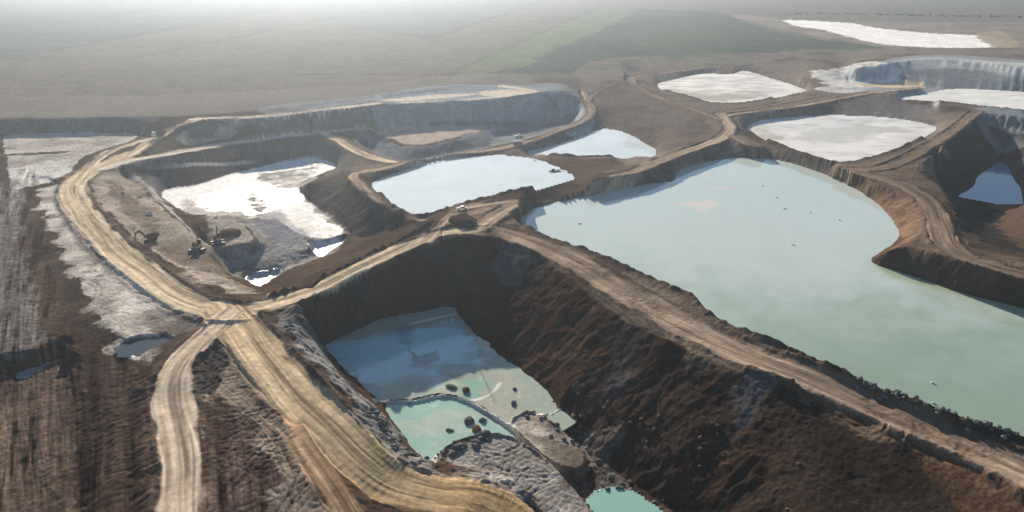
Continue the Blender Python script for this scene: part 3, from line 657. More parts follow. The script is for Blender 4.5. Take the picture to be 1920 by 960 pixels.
def water_mat(name, rough=.06, spec=.5, bump=.02):
    m, n, b = new_mat(name)
    a = n.nodes.new('ShaderNodeVertexColor'); a.layer_name = 'soil'
    g = n.nodes.new('ShaderNodeNewGeometry')
    n1 = n.nodes.new('ShaderNodeTexNoise'); n1.inputs['Scale'].default_value = .05; n1.inputs['Detail'].default_value = 5
    mp = n.nodes.new('ShaderNodeMapping'); mp.inputs['Scale'].default_value = (1, .35, 1); mp.inputs['Rotation'].default_value = (0, 0, .5)
    n.links.new(g.outputs['Position'], mp.inputs[0]); n.links.new(mp.outputs[0], n1.inputs['Vector'])
    mr = n.nodes.new('ShaderNodeMapRange'); mr.inputs['From Min'].default_value = .3; mr.inputs['From Max'].default_value = .7; mr.inputs['To Min'].default_value = .97; mr.inputs['To Max'].default_value = 1.03
    n.links.new(n1.outputs[0], mr.inputs[0])
    vm = n.nodes.new('ShaderNodeVectorMath'); vm.operation = 'SCALE'
    n.links.new(a.outputs[0], vm.inputs[0]); n.links.new(mr.outputs[0], vm.inputs['Scale']); n.links.new(vm.outputs[0], b.inputs['Base Color'])
    b.inputs['Roughness'].default_value = rough; b.inputs['Specular IOR Level'].default_value = spec; b.inputs['IOR'].default_value = 1.33
    n2 = n.nodes.new('ShaderNodeTexNoise'); n2.inputs['Scale'].default_value = .9; n2.inputs['Detail'].default_value = 3
    n.links.new(g.outputs['Position'], n2.inputs['Vector'])
    bp = n.nodes.new('ShaderNodeBump'); bp.inputs['Strength'].default_value = .3; bp.inputs['Distance'].default_value = bump
    n.links.new(n2.outputs[0], bp.inputs['Height']); n.links.new(bp.outputs[0], b.inputs['Normal'])
    return m
M_water = water_mat('milky_water'); M_silt = water_mat('wet_silt', .6, .15, .06)
_mats = {}
def flatmat(name, c, rough=.6, metal=0.0, var=.15, sc=2.0):
    if name in _mats: return _mats[name]
    m, n, b = new_mat(name)
    tc = n.nodes.new('ShaderNodeTexCoord'); n1 = n.nodes.new('ShaderNodeTexNoise'); n1.inputs['Scale'].default_value = sc; n1.inputs['Detail'].default_value = 5
    n.links.new(tc.outputs['Object'], n1.inputs['Vector'])
    mr = n.nodes.new('ShaderNodeMapRange'); mr.inputs['From Min'].default_value = .3; mr.inputs['From Max'].default_value = .7; mr.inputs['To Min'].default_value = 1 - var; mr.inputs['To Max'].default_value = 1 + var
    n.links.new(n1.outputs[0], mr.inputs[0])
    vm = n.nodes.new('ShaderNodeVectorMath'); vm.operation = 'SCALE'; vm.inputs[0].default_value = c
    n.links.new(mr.outputs[0], vm.inputs['Scale']); n.links.new(vm.outputs[0], b.inputs['Base Color'])
    b.inputs['Roughness'].default_value = rough; b.inputs['Metallic'].default_value = metal
    b.inputs['Specular IOR Level'].default_value = .5 if rough < .85 else 0
    _mats[name] = m
    return m

# ------------------------------------------------------------------ mesh builders
def tag(o, label=None, cat=None, group=None, kind=None):
    if label: o['label'] = label
    if cat: o['category'] = cat
    if group: o['group'] = group
    if kind: o['kind'] = kind
    return o
def npmesh(name, V, Q, mat, col=None, wet=None, kind=None, normals=None):
    me = bpy.data.meshes.new(name)
    me.vertices.add(len(V)); me.vertices.foreach_set('co', V.astype(np.float32).ravel())
    me.loops.add(Q.size); me.loops.foreach_set('vertex_index', Q.astype(np.int32).ravel())
    me.polygons.add(len(Q)); me.polygons.foreach_set('loop_start', np.arange(0, Q.size, 4, dtype=np.int32))
    me.update(calc_edges=True)
    me.polygons.foreach_set('use_smooth', np.ones(len(Q), bool))
    if col is not None:
        a = me.color_attributes.new('soil', 'FLOAT_COLOR', 'POINT')
        a.data.foreach_set('color', np.concatenate([col, np.ones((len(col), 1))], 1).astype(np.float32).ravel())
    if wet is not None:
        a = me.attributes.new('wet', 'FLOAT', 'POINT'); a.data.foreach_set('value', wet.astype(np.float32))
    if normals is not None: me.normals_split_custom_set_from_vertices(normals.astype(np.float32))
    me.materials.append(mat)
    o = bpy.data.objects.new(name, me); C.objects.link(o)
    if kind: o['kind'] = kind
    return o
Vall = np.stack([X, Y, h], 1)
gxx, gyy = grad(Hf); Nall = np.stack([-gxx.ravel(), -gyy.ravel(), np.ones(len(X))], 1); Nall /= np.linalg.norm(Nall, axis=1)[:, None]
idx = np.arange(nR * nC).reshape(nR, nC)
Qall = np.stack([idx[1:, :-1], idx[1:, 1:], idx[:-1, 1:], idx[:-1, :-1]], -1).reshape(-1, 4)
fr = T.road[Qall].mean(1) > .5; ff = (T.fieldm[Qall].mean(1) > .5) & ~fr
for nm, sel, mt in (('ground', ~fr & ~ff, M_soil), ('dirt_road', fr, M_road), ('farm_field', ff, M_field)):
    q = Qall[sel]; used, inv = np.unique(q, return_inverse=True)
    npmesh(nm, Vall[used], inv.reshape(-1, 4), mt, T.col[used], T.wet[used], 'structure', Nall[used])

# ------------------------------------------------------------------ water sheets
def water(name, poly, z, base, mat, paint=None, grow=5.0, step=2.5):
    A = poly[:, :2]
    c = A.mean(0)
    x0, y0 = A.min(0) - grow; x1, y1 = A.max(0) + grow
    st = step * max(1, (y1 - y0) / 400)
    xs = np.arange(x0, x1 + st, st); ys = np.arange(y0, y1 + st, st)
    XX, YY = np.meshgrid(xs, ys); sh = XX.shape
    ins = np.zeros(sh, bool)
    for a in np.linspace(0, 2 * math.pi, 9)[:-1]:
        ins |= pip(XX + grow * math.cos(a), YY + grow * math.sin(a), A)
    ins |= pip(XX, YY, A)
    f = ins[:-1, :-1] & ins[1:, :-1] & ins[:-1, 1:] & ins[1:, 1:]
    id_ = np.arange(XX.size).reshape(sh)
    q = np.stack([id_[:-1, :-1][f], id_[:-1, 1:][f], id_[1:, 1:][f], id_[1:, :-1][f]], 1)
    used, inv = np.unique(q, return_inverse=True)
    s = Surf(XX.ravel()[used], YY.ravel()[used]); s.col[:] = base
    if paint: paint(s)
    o = npmesh(name, np.stack([s.X, s.Y, np.full(len(s.X), z)], 1), inv.reshape(-1, 4), mat, np.clip(s.col, .01, .9), s.wet, 'structure')
    return o
def p_lake(s):
    z = -7
    t = sstep(330, 190, s.Y + 30 * s.wx)[:, None]
    s.col = s.col * (1 - t) + np.array((.26, .36, .275)) * t
    s.zone([(1200,420),(1400,400),(1600,480),(1540,560),(1300,520)], (.54,.56,.52), z, 6, a=.3)
    s.zone([(1560,560),(1700,580),(1800,640),(1700,660),(1580,620)], (.22,.31,.21), z, 8, a=.35, var=.5, sc=40)
    s.zone([(1640,492),(1740,522),(1920,574),(1920,588),(1740,536),(1650,504)], (.30,.36,.20), z, 1, a=.7)
    for pp in ([(1250,383),(1290,380),(1320,376),(1350,384),(1330,392),(1310,396),(1290,386)], [(1338,352),(1368,350),(1366,355),(1345,356)], [(1315,325),(1328,324),(1326,332),(1318,333)]):
        s.zone(pp, (.66,.62,.52), z, .6)
def p_pan(zz, polys, AM=.06):
    def f(s):
        n = fbm(s.X * .45 + .2 * s.Y, s.Y - .2 * s.X, 9, 5, 80, .65); s.col *= (1 + AM * 1.6 * n)[:, None]; k = (sstep(.25, .6, -n) * AM)[:, None]; s.col = s.col * (1 - k) + np.array((.30,.27,.22)) * k
        for pp, c in polys: s.zone(pp, c, zz, 2.5, a=.8, var=.7, sc=14)
    return f
lake = water('lake', PONDS['lake']['poly'], -7, (.52,.60,.55), M_water, p_lake)
water('pond', PONDS['mid']['poly'], -4, (.66,.72,.70), M_water, p_pan(-4, []))
water('pond', PONDS['upper']['poly'], -8, (.66,.70,.68), M_water, p_pan(-8, [([(1180,252),(1225,275),(1228,288),(1180,275)], (.5,.47,.38))]))
water('settling_pan', PONDS['pan_north']['poly'], -4, (.66,.64,.59), M_silt, p_pan(-4, [([(1250,168),(1330,172),(1420,170),(1430,182),(1330,190)], (.30,.27,.22))], .4))
water('settling_pan', PONDS['pan_middle']['poly'], -6, (.67,.66,.64), M_silt, p_pan(-6, [([(1410,235),(1440,245),(1500,275),(1440,262)], (.4,.36,.28)), ([(1500,250),(1580,240),(1700,238),(1600,262),(1530,280)], (.5,.49,.47)), ([(1450,262),(1560,268),(1640,262),(1600,285),(1500,280)], (.8,.78,.74))], .28))
water('settling_pan', PONDS['pan_east']['poly'], -4, (.72,.71,.67), M_silt, p_pan(-4, [], .2))
water('pool', PONDS['blue']['poly'], -24, (.13,.25,.40), M_water, None, 3)  # blue of the reflected sky is painted into the base colour
def p_pit(s):
    s.zone([(600,640),(720,640),(850,600),(900,680),(800,720),(700,725)], (.50,.70,.70), -20, 2)  # shadowed part of the pool: bluer, brighter skylight tint painted into the water
    s.zone([(765,655),(790,668),(822,655),(815,692),(795,692),(775,672)], (.16,.19,.19), -20, 1.2, var=.4, sc=5)
    s.zone([(745,620),(770,610),(775,640),(760,645)], (.2,.25,.26), -20, 1.2, a=.6, var=.5, sc=5)
    s.zone([(700,720),(760,712),(820,705),(850,730),(780,738),(715,748)], (.46,.50,.36), -20, 2, var=.5, sc=5)
    s.zone([(870,705),(930,715),(940,730),(900,745),(850,735)], (.27,.44,.33), -20, 1.5)
    s.zone([(890,745),(950,700),(1060,790),(1010,810),(960,800),(915,775)], (.45,.40,.31), -20, 4, a=.9, var=.25, sc=12)
    s.col *= (1 + .10 * fbm(s.X, s.Y, 5, 4, 91))[:, None]
    w_ = fbm(s.X, s.Y, 2.2, 3, 93); k = (sstep(.42, .55, w_) * .6)[:, None]; s.col = s.col * (1 - k) + np.array((.62,.62,.54)) * k
    D, _, _, _ = s.dist([(882,752,-20),(905,746,-20),(925,734,-20),(938,718,-20)], 4); k = (1 - sstep(.35, .9, D + s.wx * .8))[:, None]; s.col = s.col * (1 - k) + np.array((.75,.73,.68)) * k
    for a_, b_ in (((770,607),(852,589)), ((740,706),(800,690))):
        D, _, _, _ = s.dist([a_ + (-20,), b_ + (-20,)], 4, 1); k = (1 - sstep(.35, .9, D + s.wx * .8))[:, None]; s.col = s.col * (1 - k) + np.array((.75,.73,.68)) * k
    s.zone([(820,690),(880,680),(940,700),(900,712),(840,712)], (.36,.36,.26), -20, 1, a=.8, var=.5, sc=4)
upper_pit = arr([(560,642),(640,602),(720,587),(800,575),(864,566),(900,618),(975,688),(1052,742),(1085,790),(1040,822),(965,812),(930,780),(905,764),(880,752),(850,741),(820,738),(775,748),(712,752),(648,722),(592,672)], -20)
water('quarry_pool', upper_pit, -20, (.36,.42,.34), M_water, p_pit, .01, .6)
def p_low(s):
    s.zone([(760,790),(860,770),(930,790),(860,800),(800,820),(770,820)], (.44,.52,.42), -20.9, 2, var=.5, sc=6)
    s.col *= (1 + .12 * fbm(s.X, s.Y, 4, 4, 95))[:, None]
    w_ = fbm(s.X, s.Y, 1.8, 3, 97); k = (sstep(.4, .55, w_) * .5)[:, None]; s.col = s.col * (1 - k) + np.array((.6,.62,.55)) * k
lower_pit = arr([(700,748),(775,746),(820,735),(850,738),(880,750),(905,762),(932,778),(962,800),(960,830),(880,850),(815,890),(790,870)], -20.9)
water('quarry_pool', lower_pit, -20.9, (.33,.50,.42), M_water, p_low, 3, .6)
water('quarry_pool', arr([(1100,938),(1118,922),(1150,914),(1190,924),(1235,955),(1300,1010),(1200,1030),(1120,968)], -20.6), -20.6, (.27,.48,.40), M_water, None, 1, .8)

water('puddle', arr([(15,710),(75,680),(136,652),(132,680),(92,698),(45,718)], -5.8), -5.8, (.25,.28,.30), M_water, None, 1, 1)
water('puddle', arr([(216,654),(262,634),(324,630),(316,650),(262,666),(224,670)], -2.0), -2.0, (.05,.06,.07), M_water, None, 1, 1)
# ------------------------------------------------------------------ generic part builders
class MB:
    def __init__(s): s.b = bmesh.new()
    def box(s, cx, cy, cz, sx, sy, sz, rz=0, ry=0, bev=0.0, taper=1.0):
        from mathutils import Matrix
        r = bmesh.ops.create_cube(s.b, size=1)
        vs = r['verts']
        for v in vs:
            if v.co.z > 0: v.co.x *= taper; v.co.y *= taper
        bmesh.ops.scale(s.b, vec=(sx, sy, sz), verts=vs)
        if bev:
            es = list({e for v in vs for e in v.link_edges})
            rr = bmesh.ops.bevel(s.b, geom=es, offset=bev, segments=2, affect='EDGES', profile=.5)
            vs = list({v for f in rr['faces'] for v in f.verts} | {v for v in vs if v.is_valid})
        bmesh.ops.transform(s.b, matrix=Matrix.Translation((cx, cy, cz)) @ Matrix.Rotation(rz, 4, 'Z') @ Matrix.Rotation(ry, 4, 'Y'), verts=vs)
        return s
    def cyl(s, a, b, r0, r1=None, n=12):
        from mathutils import Vector
        a, b = Vector(a), Vector(b); d = b - a
        r = bmesh.ops.create_cone(s.b, cap_ends=True, segments=n, radius1=r0, radius2=r0 if r1 is None else r1, depth=d.length)
        q = Vector((0, 0, 1)).rotation_difference(d).to_matrix().to_4x4()
        from mathutils import Matrix
        bmesh.ops.transform(s.b, matrix=Matrix.Translation((a + b) / 2) @ q, verts=r['verts'])
        return s
    def prism(s, prof, y0, y1):
        """profile in x,z extruded along y"""
        v0 = [s.b.verts.new((x, y0, z)) for x, z in prof]; v1 = [s.b.verts.new((x, y1, z)) for x, z in prof]
        s.b.faces.new(v0[::-1]); s.b.faces.new(v1); n = len(prof)
        for i in range(n): s.b.faces.new((v0[i], v0[(i + 1) % n], v1[(i + 1) % n], v1[i]))
        return s
    def build(s, name, mat, parent=None):
        bmesh.ops.recalc_face_normals(s.b, faces=s.b.faces)
        me = bpy.data.meshes.new(name); s.b.to_mesh(me); s.b.free(); me.materials.append(mat)
        o = bpy.data.objects.new(name, me); C.objects.link(o)
        if parent: o.parent = parent
        return o
def empty(name, loc, rz=0.0, sc=1.0):
    o = bpy.data.objects.new(name, None); C.objects.link(o); o.location = loc; o.rotation_euler = (0, 0, rz); o.scale = (sc,) * 3
    o.empty_display_size = .5
    return o
YEL = flatmat('yellow_paint', (.16, .10, .04), .86); BLK = flatmat('black_steel', (.035, .035, .038), .6); GLS = flatmat('window_glass', (.04, .05, .06), .1, 0, .02)
WHT = flatmat('white_paint', (.72, .72, .70), .4); GRY = flatmat('grey_steel', (.13, .135, .14), .86); RUB = flatmat('rubber', (.03, .03, .03), .8); DRT = flatmat('dirty_orange_paint', (.45, .2, .06), .5)

def excavator(px, py, rz, swing, label, paint=YEL, reach=1.35):
    x, y, z = at(px, py); root = empty('excavator', (x, y, z - .05), rz, reach)
    tag(root, label, 'excavator', 'excavators digging in the quarry')
    for s in (-1, 1):
        b = MB(); b.prism([(-2.4,.35),(-2.1,.05),(2.1,.05),(2.4,.35),(2.4,.7),(2.1,.95),(-2.1,.95),(-2.4,.7)], s*1.35 - .3, s*1.35 + .3)
        b.cyl((1.95, s*1.35 - .34, .5), (1.95, s*1.35 + .34, .5), .36); b.cyl((-1.95, s*1.35 - .34, .5), (-1.95, s*1.35 + .34, .5), .36)
        b.build('track', BLK, root)
    b = MB(); b.cyl((0,0,.8),(0,0,1.2),.9,.85,20); b.box(0,0,.65,2.2,2.2,.4); b.build('undercarriage', BLK, root)
    up = empty('upper_body', (0,0,0), swing)
    b = MB(); b.box(-.6,0,1.5,3.6,2.7,.6,bev=.06); b.box(-1.0,-.55,2.1,2.6,1.55,.75,bev=.08); b.box(-.2,-.55,2.6,.5,.5,.4)
    c, s_ = math.cos(swing), math.sin(swing)
    hb = b.build('house', paint, root); hb.rotation_euler[2] = swing
    b = MB(); b.box(-2.5,0,1.85,.9,2.7,1.2,bev=.15); cw = b.build('counterweight', GRY, root); cw.rotation_euler[2] = swing
    b = MB(); b.box(.55,.8,2.35,1.6,1.05,1.6,bev=.1,taper=.9); cb = b.build('cab', paint, root); cb.rotation_euler[2] = swing
    b = MB(); b.box(.62,.8,2.5,1.62,.85,.95,taper=.92); b.box(.55,.8,2.5,1.3,1.09,.9,taper=.92); b.build('window', GLS, cb)
    b = MB(); b.prism([(.9,1.5),(1.3,1.4),(3.6,4.4),(5.6,4.6),(5.7,5.0),(3.4,5.0)], -.28, .08); bm_ = b.build('boom', paint, root); bm_.rotation_euler[2] = swing
    b = MB(); b.prism([(5.2,5.1),(5.75,4.9),(6.5,2.0),(6.25,1.9)], -.22, .02); sk_ = b.build('stick', paint, root); sk_.rotation_euler[2] = swing
    b = MB(); b.prism([(6.2,2.05),(6.6,2.0),(6.75,1.4),(6.3,.6),(5.6,.4),(5.3,.9),(5.7,1.3)], -.65, .45); bk = b.build('bucket', BLK, root); bk.rotation_euler[2] = swing
    b = MB(); b.cyl((1.6,-.1,1.7),(3.3,-.1,3.9),.11,n=8); b.cyl((3.6,-.1,5.2),(5.3,-.1,5.2),.10,n=8); cy = b.build('hydraulic_ram', GRY, root); cy.rotation_euler[2] = swing
    bpy.data.objects.remove(up)
    return root
def dump_truck(px, py, rz, label, sc=1.0, z=None):
    x, y, z = at(px, py, z); z = ground(x, y); root = empty('dump_truck', (x, y, z), rz, sc); tag(root, label, 'truck')
    b = MB(); b.box(0,0,1.0,8.2,1.1,.35); b.build('chassis', BLK, root)
    b = MB(); b.box(3.3,0,2.1,1.9,2.5,2.2,bev=.15,taper=.94); b.box(4.25,0,1.2,.5,2.4,.6,bev=.08); cab = b.build('cab', WHT, root)
    b = MB(); b.box(4.22,0,2.55,.12,2.1,.85); b.box(3.5,0,2.6,1.0,2.52,.75,taper=.97); b.build('window', GLS, cab)
    b = MB()
    b.prism([(-4.3,1.7),(-3.9,1.3),(1.9,1.3),(2.1,3.0),(2.9,3.15),(2.9,3.25),(2.0,3.2),(1.75,1.5),(-3.8,1.5),(-4.5,2.7),(-4.7,2.7)], -1.25, 1.25)
    b.prism([(-4.5,2.75),(-3.95,1.35),(1.95,1.35),(2.1,3.15)], -1.33, -1.2); b.prism([(-4.5,2.75),(-3.95,1.35),(1.95,1.35),(2.1,3.15)], 1.2, 1.33)
    b.build('dump_bed', GRY, root)
    for wx in (3.1, -1.6, -3.0):
        for s in (-1, 1):
            q = MB(); q.cyl((wx, s*.75, .55), (wx, s*1.25, .55), .55, n=18); t_ = q.build('wheel', RUB, root)
            q = MB(); q.cyl((wx, s*1.22, .55), (wx, s*1.28, .55), .27, n=12); q.build('rim', GRY, t_)
    return root
def rockmesh(name, seed, sx, sy, sz, sub=3, jag=.28):
    b = bmesh.new(); bmesh.ops.create_icosphere(b, subdivisions=sub, radius=1)
    r = random.Random(seed); ox, oy, oz = [r.uniform(0, 100) for _ in range(3)]
    from mathutils import noise, Vector
    for v in b.verts:
        p = v.co * 1.3 + Vector((ox, oy, oz)); d = 1 + jag * noise.noise(p) * 1.6 + jag * .6 * noise.noise(p * 2.7)
        v.co = Vector((v.co.x * sx, v.co.y * sy, v.co.z * sz)) * d
    me = bpy.data.meshes.new(name); b.to_mesh(me); b.free()
    return me

# ------------------------------------------------------------------ machines
excavator(283, 452, R_(100), R_(150), 'dark excavator between the pale haul road and the quarry, largest and leftmost machine')
excavator(370, 472, R_(60), R_(45), 'dark excavator with pale roof at the top of the grey quarry slope')
excavator(409, 458, R_(30), R_(80), 'dark excavator beside a brown mound on the sandy quarry platform')
dump_truck(298, 256, R_(-115), 'dusty dump truck driving where the pale tracks join under the dark bank', 1.15)
def pickup(px, py, rz, label):
    x, y, z = at(px, py); root = empty('pickup_truck', (x, y, z), rz); tag(root, label, 'pickup')
    b = MB(); b.prism([(-2.6,.5),(2.6,.5),(2.65,.95),(1.6,1.1),(1.0,1.75),(-.5,1.8),(-.75,1.1),(-2.6,1.1)], -.92, .92); bd = b.build('body', WHT, root)
    b = MB(); b.prism([(1.45,1.12),(1.0,1.68),(-.4,1.72),(-.55,1.12)], -.94, .94); b.build('window', GLS, root)
    b = MB(); b.box(-1.7,0,1.12,1.6,1.6,.06); b.build('load_bed', BLK, root)
    for wx in (1.65, -1.65):
        for s in (-1, 1):
            q = MB(); q.cyl((wx, s*.7, .38), (wx, s*.96, .38), .38, n=16); q.build('wheel', RUB, root)
    return root
pickup(866, 393, R_(20), 'small white pickup parked on the track by the round pale pond')
def wheel_loader(px, py, rz, label):
    x, y, z = at(px, py); root = empty('wheel_loader', (x, y, z), rz, 1.0); tag(root, label, 'loader')
    b = MB(); b.box(-1.6,0,1.6,2.8,1.9,1.2,bev=.12); b.build('rear_body', WHT, root)
    cab_ = MB().box(0,0,2.4,1.4,1.5,1.7,bev=.1,taper=.9).build('cab', WHT, root)
    MB().box(0,0,2.6,1.42,1.3,.9,taper=.92).build('window', GLS, cab_)
    b = MB(); b.prism([(.6,1.4),(3.2,.6),(3.3,.9),(.8,1.9)], -.7, -.5); b.prism([(.6,1.4),(3.2,.6),(3.3,.9),(.8,1.9)], .5, .7); b.build('lift_arm', WHT, root)
    MB().prism([(3.1,.2),(4.2,.15),(3.4,.45),(3.2,1.2),(3.9,1.5),(3.0,1.5)], -1.4, 1.4).build('bucket', GRY, root)
    for wx in (1.3, -1.6):
        for s in (-1, 1): MB().cyl((wx, s*.8, .75), (wx, s*1.35, .75), .75, n=18).build('wheel', RUB, root)
wheel_loader(973, 259, R_(15), 'white wheel loader on the bank road above the small upper pond')
def cabin(px, py, rz, label):
    x, y, z = at(px, py); root = empty('site_cabin', (x, y, z - .1), rz, .8); tag(root, label, 'cabin')
    w_ = MB().box(0,0,1.5,8,4,2.8,bev=.05).build('wall', flatmat('pale_panel', (.26,.25,.25), .9), root)
    MB().prism([(-4.3,2.9),(4.3,2.9),(4.3,3.05),(0,3.4),(-4.3,3.05)], -2.3, 2.3).build('roof', flatmat('pale_roof', (.42,.39,.39), .9), root)
    MB().box(-2.4,-2.02,1.2,1.0,.08,2.1).build('door', GRY, root)
    for wx in (0, 2.3): MB().box(wx,-2.02,1.7,1.2,.08,.9).build('window', GLS, root)
cabin(971, 271, R_(5), 'small pale cabin below the white loader beside the upper pond')
# pontoon
x, y, _ = at(1040, 321, -4); root = empty('pontoon', (x, y, -4), R_(10), .7); tag(root, 'dark floating pump pontoon at the right end of the round pale pond', 'pontoon')
for s in (-1, 1): MB().cyl((-5, s*1.5, .1), (5, s*1.5, .1), .55).build('float', BLK, root)
MB().box(0,0,.75,9.5,3.8,.2).build('deck', flatmat('deck_steel', (.12,.13,.13)), root)
MB().box(-1.5,0,1.5,2.6,1.8,1.3,bev=.1).build('pump_housing', GRY, root)
MB().cyl((1,0,1.2),(9.5,1.5,.6),.18).build('discharge_pipe', BLK, root)
# pole
x, y, z = at(828, 446); root = empty('utility_pole', (x, y, z)); tag(root, 'thin wooden pole at the pit edge where the dam tracks meet', 'pole')
WD = flatmat('weathered_wood', (.10,.08,.065), .9)
MB().cyl((0,0,-.5),(0,0,7.5),.17,.11,10).build('shaft', WD, root)
MB().box(0,0,7.0,1.8,.12,.12).build('crossarm', WD, root)
for s in (-.75, .75): MB().cyl((s,0,7.05),(s,0,7.3),.05,.05,8).build('insulator', GRY, root)

# ------------------------------------------------------------------ rocks, heaps
ROCK = dict(white=flatmat('white_clay_rock', (.62,.60,.56), .9, 0, .15, 3), grey=flatmat('grey_clay_rock', (.16,.157,.15), .9, 0, .25, 3), brown=flatmat('brown_rock', (.13,.08,.055), .95, 0, .3, 3), dark=flatmat('dark_earth', (.075,.056,.045), .97, 0, .35, 1.5))
def rock(name, px, py, sx, sy, sz, m, label, cat, group=None, seed=1, z=None, sink=.3, jag=.28):
    if z is None: x, y, z = at(px, py)
    else: x, y, z = at(px, py, z)
    me = rockmesh(name, seed, sx, sy, sz, 3, jag); me.materials.append(ROCK[m])
    o = bpy.data.objects.new(name, me); C.objects.link(o); o.location = (x, y, z + sz * (1 - 2 * sink) * .5); o.rotation_euler = (0, 0, seed * 1.7)
    tag(o, label, cat, group); return o
rock('boulder', 281, 402, 1.9, 1.6, 1.4, 'white', 'bright white boulder on the sandy ground above the largest excavator', 'boulder', seed=3)
rock('boulder', 262, 371, 1.2, 1.1, .9, 'white', 'white boulder among the dark furrows inside the bend of the haul road', 'boulder', seed=4)
rock('boulder', 230, 363, 1.1, .9, .7, 'grey', 'grey boulder on the scraped ground just inside the road bend', 'boulder', seed=5)
rock('boulder', 404, 409, 1.3, 1.0, .8, 'white', 'white boulder at the near edge of the glaring wet mud', 'boulder', seed=6)
rock('boulder', 1003, 303, 1.1, .9, .8, 'white', 'single white boulder on the dark bank between the two small ponds', 'boulder', seed=7)
rock('boulder', 873, 733, 1.35, 1.1, 1.1, 'brown', 'brown boulder standing in the green shallows of the pit pool', 'boulder', seed=8, z=-20)
for i, (px, py, sx, sy, sz, m, lb, zz) in enumerate([
    (846, 726, 2.0, 1.3, .7, 'grey', 'low grey mud mound just left of the brown boulder in the pool', -20),
    (963, 757, 1.1, .9, .8, 'grey', 'round grey mud mound with a pale collar in the tan shallows', -20),
    (965, 730, .7, .6, .5, 'grey', 'smallest pale mud mound near the dark slope side of the pool', -20),
    (880, 790, 2.0, 1.4, 1.1, 'grey', 'tall grey mud mound in the lower green pool', -20.9),
    (843, 807, 1.2, .7, .5, 'grey', 'flat grey mud mound in the lower green pool, left of the others', -20.9),
    (893, 806, 1.7, 1.3, 1.1, 'brown', 'brownish mud mound at the shore of the lower pool', -20.9),
    (905, 789, 1.3, .8, .8, 'grey', 'low grey mud mound right beside the tall one in the lower pool', -20.9),
    (1020, 785, 1.6, 1.1, .8, 'grey', 'grey mud mound on the silt at the foot of the dark slope', -20)]):
    rock('mud_mound', px, py, sx, sy, sz, m, lb, 'mound', 'mud mounds in the pit pool', 20 + i, zz)
rock('soil_mound', 868, 418, 9.5, 5.5, 3.2, 'dark', 'dark soil mound between the tracks where the dams meet', 'mound', seed=40, sink=.42, jag=.15)
rock('soil_mound', 432, 440, 5.5, 4.0, 2.6, 'brown', 'brown soil mound on the quarry platform behind the excavators', 'mound', seed=41, sink=.42, jag=.18)
# row of tipped heaps on the dam road
rnd = random.Random(5)
def heapmesh(seed, r, hh):
    b = bmesh.new(); from mathutils import noise, Vector
    n, k = 20, 8; rings = []
    top = b.verts.new((0, 0, hh))
    for j in range(1, k + 1):
        t_ = j / k; ring = []
        for i in range(n):
            a = i / n * 2 * math.pi; rr = r * t_ * (1 + .18 * noise.noise(Vector((math.cos(a) * 1.5, math.sin(a) * 1.5, seed * 3.1 + t_))))
            zz = hh * (1 - t_) ** 1.05 + .18 * noise.noise(Vector((math.cos(a) * rr, math.sin(a) * rr, seed))) - (.35 if j == k else 0)
            ring.append(b.verts.new((rr * math.cos(a), rr * math.sin(a), zz)))
        rings.append(ring)
    for i in range(n): b.faces.new((top, rings[0][i], rings[0][(i + 1) % n]))
    for j in range(k - 1):
        for i in range(n): b.faces.new((rings[j][i], rings[j + 1][i], rings[j + 1][(i + 1) % n], rings[j][(i + 1) % n]))
    me = bpy.data.meshes.new('soil_heap'); b.to_mesh(me); b.free()
    for p in me.polygons: p.use_smooth = True
    me.materials.append(ROCK['dark']); return me
HL = line([(505,556,0),(560,539,0),(600,521,.2),(640,502,.8),(680,482,1.3),(720,463,1.8),(760,444,2.4),(790,428,2.6),(820,410,2.6)])
L = np.concatenate([[0], np.cumsum(np.hypot(*np.diff(HL[:, :2], axis=0).T))]); s_ = 2.0; k = 0
hm = [heapmesh(q, 2.6, 2.0) for q in range(5)]
while s_ < L[-1]:
    x = np.interp(s_, L, HL[:, 0]) + rnd.uniform(-.4, .4); y = np.interp(s_, L, HL[:, 1]) + rnd.uniform(-.4, .4)
    o = bpy.data.objects.new('soil_heap', hm[k % 5]); C.objects.link(o); o.location = (x, y, ground(x, y) - .1); sc = rnd.uniform(.75, 1.25); o.scale = (sc, sc, sc * rnd.uniform(.8, 1.2)); o.rotation_euler[2] = rnd.uniform(0, 6)
    tag(o, 'dark cone of tipped soil in the row along the quarry edge of the dam road', 'heap', 'soil heaps tipped along the dam road')
    s_ += rnd.uniform(3.2, 5.0); k += 1
# riprap and clods
def scatter(name, n, pts, m, rng_, label, cat, group, seed, w=6):
    r = random.Random(seed); A = line(pts); Lc = np.concatenate([[0], np.cumsum(np.hypot(*np.diff(A[:, :2], axis=0).T))])
    base = [rockmesh(name, seed * 10 + q, 1, .8, .65, 2, .3) for q in range(4)]
    for b in base: b.materials.append(ROCK[m])
    for i in range(n):
        s = r.uniform(0, Lc[-1]); x = np.interp(s, Lc, A[:, 0]) + r.gauss(0, w * .4); y = np.interp(s, Lc, A[:, 1]) + r.gauss(0, w * .4)
        o = bpy.data.objects.new(name, base[i % 4]); C.objects.link(o); sc = r.uniform(*rng_); o.scale = (sc,) * 3; o.location = (x, y, ground(x, y) + .15 * sc); o.rotation_euler = (r.uniform(-.4, .4), r.uniform(-.4, .4), r.uniform(0, 6))
        tag(o, label, cat, group)
scatter('edge_rock', 60, [(1596,714,.5),(1640,730,.5),(1680,745,.5),(1760,775,.5),(1850,801,.5),(1915,820,.5)], 'grey', (.35, 1.0), 'pale grey rock in the edging between the green lake and the reddish dam track', 'rock', 'edging rocks along the lake dam', 3, 3)
scatter('slope_rock', 45, [(1010,690,-12),(1100,735,-10),(1250,800,-10),(1340,840,-9),(1450,900,-8)], 'brown', (.3, .9), 'brown rock scattered on the dark slope above the pit pool', 'rock', 'loose rocks on the pit slope', 6, 10)
